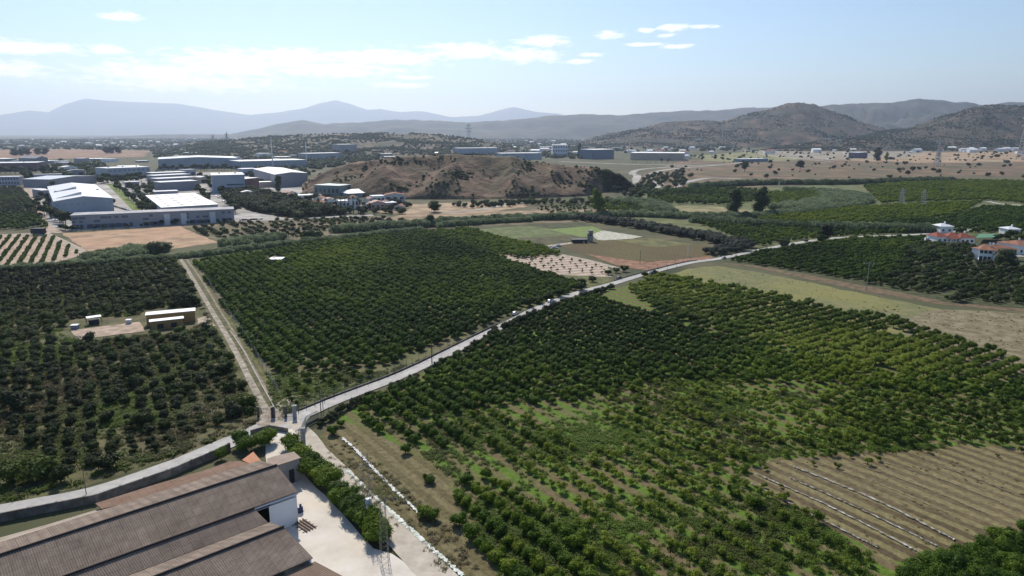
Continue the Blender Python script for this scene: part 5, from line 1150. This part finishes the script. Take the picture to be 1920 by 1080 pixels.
hall('grey_hall', 'small grey gabled hall right of the maroon hall', (70,316), (92,315), 14, 40, 3, wall=M_grey, roofm=M_grey)
t, A, B, u, d = hall('distribution_hall', 'very large hall with a long pale curved roof in the distance', (298,318), (446,315), 14, 80, 2.2, wall=M_blue, roofm=plain('pale_blue_roof', (.50,.55,.62), .5))
hall('side_wing', 'lower wing with a flat white roof before the curved hall', (366,317), (420,315), 6, 20, wall=M_lilac, wins=8)
t, A, B, u, d = hall('office_block', 'tall white office block with a dark glazed ground floor beside the poplar', (400,363), (461,361), 15, 35, wall=M_blue, roofm=M_whiteroof, ribs=2)
m = MB(); f = -d.normalized(); a, b = A+u*7+f*.1, B-u*.5+f*.1; m.prism([a, b, b-f*.14, a-f*.14], 4.5, .2); m.build('glazing', GLASS, t); m = MB(); a, b = A+u*11+f*.1, B-u*1+f*.1; m.prism([a, b, b-f*.14, a-f*.14], 1, 6.5); m.build('window', GLASS, t)
hall('brick_wing', 'dark red brick wing joined to the tall white office block', (461.5,360), (487,357), 11, 14, wall=M_dkbrick, roofm=M_whiteroof)
t, A, B, u, d = hall('gabled_hall', 'wide grey hall with a bright sloping roof right of the poplar', (517,352), (578,348), 12, P(482,322,13)-P(529,335,13), 1.5, wall=M_lilac, roofm=M_whiteroof)
hall('low_shed', 'low white roofed shed between brick wing and poplar', (488,352), (514,351), 5, 10, wall=M_tanw, roofm=M_bright)
hall('canopy_hall', 'green glazed hall with a white edged roof at the foot of the hill', (590,367), (637,369), 8.5, 22, wall=plain('green_glass', (.10,.16,.17), .4), roofm=plain('grey_green_roof', (.40,.46,.46), .6), wins=6)
t, A, B, u, d = hall('tent_hall', 'low hall with a bright pyramid roof at the foot of the hill', (655,371), (708,368), 3.2, 18, 0, wall=M_grey, roofm=M_bright, over=1)
m = MB(); up = Vector((0,0,1)); e = [A+up*3.46, B+up*3.46, B+d+up*3.46, A+d+up*3.46]; c1 = (A+d*.5).lerp(B+d*.5, .25)+up*6; c2 = (A+d*.5).lerp(B+d*.5, .75)+up*6; m.add(e+[c1, c2], [(0,1,5,4), (1,2,5), (2,3,4,5), (3,0,4)]); m.build('hip_roof', M_bright, t)
# hall behind the estate
for a in (((575,302),(640,300),13,30,'pale warehouse behind the dark poplars beyond the estate',M_blue),((450,318),(575,314),11,50,'long low bluish hall behind the grey halls',M_blue),((940,300),(1016,299),12,30,'long low hall with a bright white roof behind the hill',M_blue),
          ((1036,294),(1064,294),24,40,'white office block with dark windows beyond the hill',plain('pale_blue_white', (.55,.58,.66), .7)),((1110,299),(1151,298),18,40,'dark blue hall with a thin white roof beyond the hill',plain('dark_blue_wall', (.10,.14,.21), .6)),
          ((1182,300),(1282,301),13,60,'long tan hall with a bright roof beyond the hill',M_tanw),((1390,304),(1440,303),5,20,'low blue roofed shed on the dry slope',plain('blue_shed', (.16,.21,.30), .6)),((1608,297),(1626,296),11,18,'dark purple barn on the dry slope',plain('purple_wall', (.12,.10,.15), .8)),
          ((860,292),(935,291),16,40,'grey factory block with a chimney before the blue slope',M_blue),((760,287),(800,287),10,20,'white roofed hall among trees behind the hill',M_lilac),((640,292),(670,291),24,30,'pale block rising among trees behind the estate',M_lilac)):
    hall('distant_hall', a[4], a[0], a[1], a[2], a[3], wall=a[5], roofm=M_bright if 'bright' in a[4] or 'white' in a[4] else M_whiteroof, wins=6 if 'office' in a[4] else 0, storeys=3)
# more sheds of the far estates
rd = random.Random(77); fh = []
for i in range(46):
    x0, x1, y0, y1 = [(450,800,272,300),(860,1180,268,288),(-20,300,303,310),(300,560,290,312)][i % 4]; x, y = rd.uniform(x0, x1), rd.uniform(y0, y1)
    w = .012*P(x, y).y
    if len(fh) < 5:
        tt = hall('far_shed', 'low pale industrial shed scattered among far trees', (x, y), (x+rd.uniform(14, 30), y), rd.uniform(6, 10), rd.uniform(15, 40), 0, wall=[M_blue, M_grey, M_lilac, M_tanw, WHITE][len(fh)], roofm=[M_whiteroof, M_bright][i % 2], cat='shed', group='low pale sheds of the far estates')[0]; fh.append(tt)
    else: copy_thing(rd.choice(fh), P(x, y), rd.uniform(-.3, .3), rd.uniform(.4, .9))
for i, (a, b, h, dp, l, wm) in enumerate((((236,352),(262,351),5,10,'small grey workshop behind the big white hall',M_grey),((455,372),(478,371),4.5,9,'small pale gatehouse below the white office block',WHITE),((345,330),(368,329),7,14,'small blue workshop behind the sawtooth halls',M_blue),((378,344),(394,343),6,12,'small tan workshop beside the white office block',M_tanw),
        ((222,322),(262,321),7,16,'low pale shed between the car park and the curved hall',M_lilac),((128,330),(160,329),6,12,'low grey shed among trees left of the plain box building',M_grey),((455,330),(482,329),8,18,'blue shed behind the brick wing',M_blue),((120,322),(146,321),6,12,'small white shed in the dark tree belt',WHITE))):
    hall('workshop', l, a, b, h, dp, 1 if i % 2 else 0, wall=wm, roofm=[M_whiteroof, M_bright, M_grey][i % 3], doors=2, cat='workshop', ribs=0)
lot((318,362),(300,350),8,100,'the bay behind the skylit hall','cars behind the skylit hall'); lot((216,388),(262,402),12,15,'the yard right of the big hall','cars of the yard right of the big hall'); lot((430,372),(450,392),9,60,'the forecourt of the office block','cars of the office forecourt')
# village cluster
vc = [((560,377),(585,376),4,'white cottage left of the palms'),((588,383),(606,383),4,'white cottage between bushes and palms'),((608,388),(632,387),4.5,'white house behind the left palms'),((636,390),(656,389),4.5,'pale house with a bright wall behind the palms'),((660,392),(678,391),7,'tall bluish white house behind the palms'),((682,388),(690,388),5,'narrow white house right of the palms'),
      ((700,380),(722,379),4.5,'white house with a dark door below the pyramid roof'),((722,379),(760,378),5,'long white house with a pink roof at the foot of the hill'),((696,394),(722,393),4.5,'pinkish house at the village front'),((724,392),(744,391),4,'low red roofed house at the village front'),((575,390),(600,391),3.5,'low pink wall house at the village edge'),((540,372),(556,371),4,'small house beside the poplar')]
for i, (a, b, h, l) in enumerate(vc):
    hall('village_house', l, a, b, h, 9, 0 if i % 3 == 0 else 1.4, wall=[WHITE, OFFW, plain('pink_render', (.50,.36,.34), .8)][(i in (8, 10))*2+(i % 2)*(i not in (8, 10))], roofm=[M_whiteroof, TERT, plain('pink_tiles', (.42,.27,.23), .8)][i % 3], cat='house', wins=3)
src = [o for o in COL.objects if o.name.startswith('village_house') and o.type == 'EMPTY'][:7]
rd = random.Random(91)
for i in range(26):
    x, y = [(rd.uniform(505, 600), rd.uniform(366, 392)), (rd.uniform(600, 740), rd.uniform(380, 396))][i % 2]; s_ = rd.uniform(.45, .8)
    copy_thing(rd.choice(src), P(x, y), rd.uniform(-.5, .5), s_, 'tiny village house crowded among the larger ones', 'tiny houses of the village')
# scattered distant houses
rd = random.Random(31); houses = []
for x0, x1, y0, y1, n in ((430,900,264,292,60),(900,1300,262,290,45),(1300,1400,262,272,8),(1640,1920,272,288,34),(1200,1640,270,290,22),(10,420,259,276,45),(430,820,258,268,40),(1180,1320,286,300,8)):
    for i in range(n):
        x, y = rd.uniform(x0, x1), rd.uniform(y0, y1); p = P(x, y)
        if len(houses) < 3:
            w = rd.uniform(16, 28); t = root('distant_house', p, 'small pale house among the trees of the far plain', 'house', 'small pale houses of the far plain'); m = MB(); m.box(p, (1, .1), w, 12, 6.5); m.build('wall', WHITE, t)
            m = MB(); u = Vector((1, .1, 0)).normalized(); n_ = Vector((-u.y, u.x, 0)); q = [p-u*w/2-n_*6.4, p+u*w/2-n_*6.4, p+u*w/2+n_*6.4, p-u*w/2+n_*6.4]; q = [v+Vector((0, 0, 6.6)) for v in q]; m.add(q+[p-u*w/2+Vector((0, 0, 9)), p+u*w/2+Vector((0, 0, 9))], [(0,1,5,4), (2,3,4,5), (1,2,5), (3,0,4), (3,2,1,0)]); m.build('roof', [M_whiteroof, M_bright, TERT][len(houses)], t); houses.append(t)
        else: copy_thing(rd.choice(houses), p, rd.uniform(-.5, .5), rd.uniform(.45, 1.2))
# houses up the right hills
def on_surface(grids, px, py):
    best = None
    for g in grids:
        for c in g:
            for v in c[1:int(len(c)*.62)]:
                dz = v.z-H; zc = v.y*CP-dz*SP; q = (960+F*v.x/zc-px)**2+(540-F*(v.y*SP+dz*CP)/zc-py)**2
                if best is None or q < best[0]: best = (q, v)
    return best[1]
for x, y, w, l in ((1552,262,22,'white farmhouse on the foothill with a dark tree behind'),(1573,262,18,'second white farmhouse on the foothill'),(1657,270,16,'small white house below the foothill'),(1310,264,20,'white hillside house above the tan hall'),(1842,283,20,'white farmhouse in the tree belt at the right')):
    p = on_surface((g4, g2, g1), x, y); g = p.z-1; w *= .8; t = root('farmhouse', (p.x, p.y, g), l, 'house'); m = MB(); m.box((p.x, p.y), (1, .1), w, 6, 4, g); m.build('wall', WHITE, t)
    m = MB(); m.box((p.x, p.y), (1, .1), w+1, 7, .8, g+4.003); m.build('roof', M_bright, t)
# villas on the right
def villa(fl, fr, h, dep, label, rh, nw, roofm, cols=0, group=None):
    A, B = P(*fl), P(*fr); u = (B-A).normalized(); d = Vector((-u.y, u.x, 0))*dep; t = root('villa', A, label, 'villa'); m = MB(); m.prism([A, B, B+d, A+d], h, 0); m.build('wall', WHITE, t); up = Vector((0, 0, 1)); e = .5; f = d.normalized()
    q = [A-u*e-f*e, B+u*e-f*e, B+d+u*e+f*e, A+d-u*e+f*e]; q = [v+up*(h+.02) for v in q]; L_ = (B-A).length; c1 = A+d*.5+u*min(dep*.45, L_*.4)+up*(h+rh); c2 = B+d*.5-u*min(dep*.45, L_*.4)+up*(h+rh)
    m = MB(); m.add(q+[c1, c2], [(0,1,5,4), (1,2,5), (2,3,4,5), (3,0,4), (3,2,1,0)]); r = m.build('roof', roofm, t); m = MB(); m.box(c1+u*1.5, u, .6, .6, 1.2, h+rh*.7); ch = m.build('chimney', WHITE, r); ORG[ch] = ORG[t]
    st = 2 if h > 4 else 1
    for s in range(st):
        for i in range(nw):
            c = A+u*L_*(i+.5)/nw-f*.05; m = MB(); m.prism([c-u*.55, c+u*.55, c+u*.55+f*.1, c-u*.55+f*.1], 1.1 if s or st == 1 else 1.9, h*s/st+(.9 if s or st == 1 else .05)); m.build('window', GLASS, t)
    for i in range(cols):
        c = A+u*L_*(i+.5)/cols-f*2; m = MB(); m.tube(c, c+up*h*.9, .14, n=8); m.build('column', WHITE, t)
    if cols: m = MB(); slab(m, [A-f*2.4+up*h*.92, B-f*2.4+up*h*.92, B-f*.1+up*h, A-f*.1+up*h], .12); m.build('porch_roof', roofm, t)
    return t
villa((1756,456),(1776,456),2.9,8,'left third of the white villa row with a deep red hipped roof',1.7,2,REDT); villa((1776.6,456),(1799,457),2.8,9,'middle white villa with a columned porch and red roof',1.9,3,REDT,4); villa((1800,458),(1826,458),2.9,8,'right white villa of the row with a red roof',1.8,3,REDT)
villa((1762,437),(1786,437),3.4,7,'small white gabled house behind the red roofed villas',1.2,2,M_whiteroof)
villa((1834,489),(1858,491),4.6,9,'two storey white villa with a terracotta roof beside the feathery tree',1.6,3,TERT); villa((1861,491),(1905,487),4.3,9,'long white wing with a terracotta roof at the right edge',1.6,5,TERT)
villa((1890,441),(1912,441),3,7,'small pale blue white house among trees at the right edge',1,3,M_whiteroof); villa((1908,478),(1945,476),4,10,'beige house cut by the right edge of the picture',1.4,3,TERT)
seg_wall('garden_wall', G([(1733,459),(1734,452),(1752,452)]), 1.6, .3, WHITE, 'white garden wall left of the red roofed villas', 'wall'); seg_wall('garden_wall', G([(1752,461),(1832,463)]), 1.2, .25, WHITE, 'low white terrace wall below the red roofed villas', 'wall'); seg_wall('garden_wall', G([(1805,483),(1834,484),(1834,491)]), 1.1, .25, OFFW, 'pale garden wall left of the terracotta villa', 'wall')
m = MB(); q = G([(1828,456),(1862,455),(1870,448),(1834,448)]); slab(m, [v+Vector((0, 0, 2.5)) for v in q], .1); o = m.build('shade_net', plain('green_net', (.08,.20,.12), .8), None, org=q[0]); tag(o, 'bright green shade net over the villa courtyard', 'shade net')
sheet('villa_paving', [(1880,476),(1900,456),(1960,452),(1960,482),(1908,482)], M_pave, amp=.4)
# yellow sheds in the overgrown plot
M_yel = ramp_mat('ochre_wall', [(.3,(.26,.165,.065)),(.7,(.36,.24,.11))], .6, 7, .85)
def shed(fl, fr, h, dep, label, tilt=0):
    A, B = P(*fl), P(*fr); u = (B-A).normalized(); d = Vector((-u.y, u.x, 0))*dep; t = root('shed', A, label, 'shed'); m = MB(); m.prism([A, B, B+d, A+d], h, 0); m.build('wall', M_yel, t); up = Vector((0, 0, 1)); f = d.normalized()
    m = MB(); slab(m, [A-u*.2-f*.2+up*(h+.12), B+u*.2-f*.2+up*(h+.12), B+d+u*.2+f*.2+up*(h+.12+tilt), A+d-u*.2+f*.2+up*(h+.12+tilt)], .1); m.build('roof', WHITE, t)
    for k in (.3, .7): c = A.lerp(B, k)-f*.04; m = MB(); m.prism([c-u*.7, c+u*.7, c+u*.7+f*.1, c-u*.7+f*.1], 1.2, .3); m.build('door', DARK, t)
    return t
shed((276,612),(367,603),3.0,3.2,'longer rear ochre shed with a white roof in the left plot'); shed((283,620),(345,613),2.3,2.2,'shorter front ochre shed with a white roof beside the pad')
A, B = P(164,611), P(192,607); t = root('open_shelter', A, 'dark open shelter with a small curved white roof beside the pad', 'shelter'); u = (B-A).normalized(); f = Vector((-u.y, u.x, 0)); up = Vector((0, 0, 1)); m = MB()
for i in range(8):
    a0, a1 = math.pi*(.25+.5*i/8), math.pi*(.25+.5*(i+1)/8); q0 = f*(1.2-math.cos(a0)*1.6)+up*(1.6+math.sin(a0)*.6); q1 = f*(1.2-math.cos(a1)*1.6)+up*(1.6+math.sin(a1)*.6); slab(m, [A+q0, B+q0, B+q1, A+q1], .05)
m.build('roof', WHITE, t); m = MB()
for q in (A, B, A+f*2.2, B+f*2.2): m.tube(q, q+up*1.9, .07)
m.build('post', POST, t); m = MB(); m.prism([A+u*.5+f*.4, B-u*.6+f*.4, B-u*.6+f*1.9, A+u*.5+f*1.9], 1.2, 0); m.build('crates', DARK, t)
for (x, y, l, w) in ((141,617,'small grey shed box at the left end of the pad',1.6),(242,607,'small white cabinet at the back edge of the pad',1.2)):
    p = P(x, y); t = root('cabinet', p, l, 'cabinet'); m = MB(); m.box(p, (1, .2), w, w*.8, 1.1); m.build('body', OFFW if w < 1.5 else M_grey, t); m = MB(); m.box(p, (1, .2), w+.2, w*.8+.2, .1, 1.102); m.build('lid', WHITE, t)
p = P(145,634); t = root('bench', p, 'dark bench at the front corner of the pad', 'bench'); m = MB(); m.box(p, (1, .15), 1.8, .5, .08, .45); m.build('seat', POST, t)
for s in (-.7, .7): m = MB(); m.box(p+Vector((s, .1*s, 0)), (1, .15), .1, .45, .45); m.build('leg', POST, t)
# white tank in the citrus block
A, B = P(503,494), P(527,494); u = (B-A).normalized(); d = Vector((0, 5, 0)); t = root('water_tank', A, 'white covered water tank sunk in the citrus block', 'water tank'); m = MB(); m.prism([A, B, B+d, A+d], 1.5, 0); m.build('wall', CONC, t); m = MB(); m.prism([A-u*.3-Vector((0,.2,0)), B+u*.3-Vector((0,.2,0)), B+d+u*.1, A+d-u*.1], .2, 1.503); m.build('cover', WHITE, t)
m = MB(); m.box(A+u*1.5+d*.5, u, .8, .8, .3, 1.706); m.build('hatch', METAL, t)
# ruined grey tower among the crops
p = P(1107,453); t = root('grey_tower', p, 'old grey twin tower standing among the crop fields', 'tower'); m = MB(); m.box(p, (1, .1), 1.9, 2.4, 5.4); m.build('tall_part', CONC, t); m = MB(); m.box(p-Vector((1.25, -.1, 0)), (1, .1), .6, 2, 4.0); m.build('low_part', CONC, t); m = MB(); m.box(p-Vector((0, 1.22, 0)), (1, .1), .6, .06, 1, 2.8); m.build('window', DARK, t)
p = P(1086,455); t = root('farm_shed', p, 'low dark farm shed left of the grey tower', 'shed'); m = MB(); m.box(p, (1, .1), 7, 3, 1.6); m.build('wall', DARK, t); m = MB(); m.box(p, (1, .1), 7.4, 3.4, .12, 1.603); m.build('roof', plain('dark_sheet', (.09,.09,.10), .7), t)
for s in (-2, 2): m = MB(); m.box(p+Vector((s, -1.52, 0)), (1, .1), 1, .05, .9, .1); m.build('door', M_grey, t)
p = P(1097,455); t = root('white_tank', p, 'small pale tank beside the grey tower', 'tank'); m = MB(); m.tube(p, p+Vector((0, 0, 1.3)), .8, n=12); m.build('body', OFFW, t); m = MB(); m.tube(p+Vector((0, 0, 1.3)), p+Vector((0, 0, 1.5)), .8, .3, 12); m.build('lid', WHITE, t)
# ------------------------------------------------------------------ haze
hm = bpy.data.materials.new('haze'); hm.use_nodes = True; nt = hm.node_tree; nt.nodes.clear(); o_ = nt.nodes.new('ShaderNodeOutputMaterial'); pv = nt.nodes.new('ShaderNodeVolumePrincipled')
pv.inputs['Color'].default_value = (.60, .74, 1, 1); pv.inputs['Absorption Color'].default_value = (.12, .12, .12, 1); pv.inputs['Density'].default_value = HAZE; pv.inputs['Anisotropy'].default_value = .5; nt.links.new(pv.outputs[0], o_.inputs['Volume'])
m = MB(); m.prism([(-21500,-700,0),(21500,-700,0),(21500,21500,0),(-21500,21500,0)], 1080+8, -8); hz = m.build('haze', hm); tag(hz, 'thin blue haze filling the valley', kind='stuff')
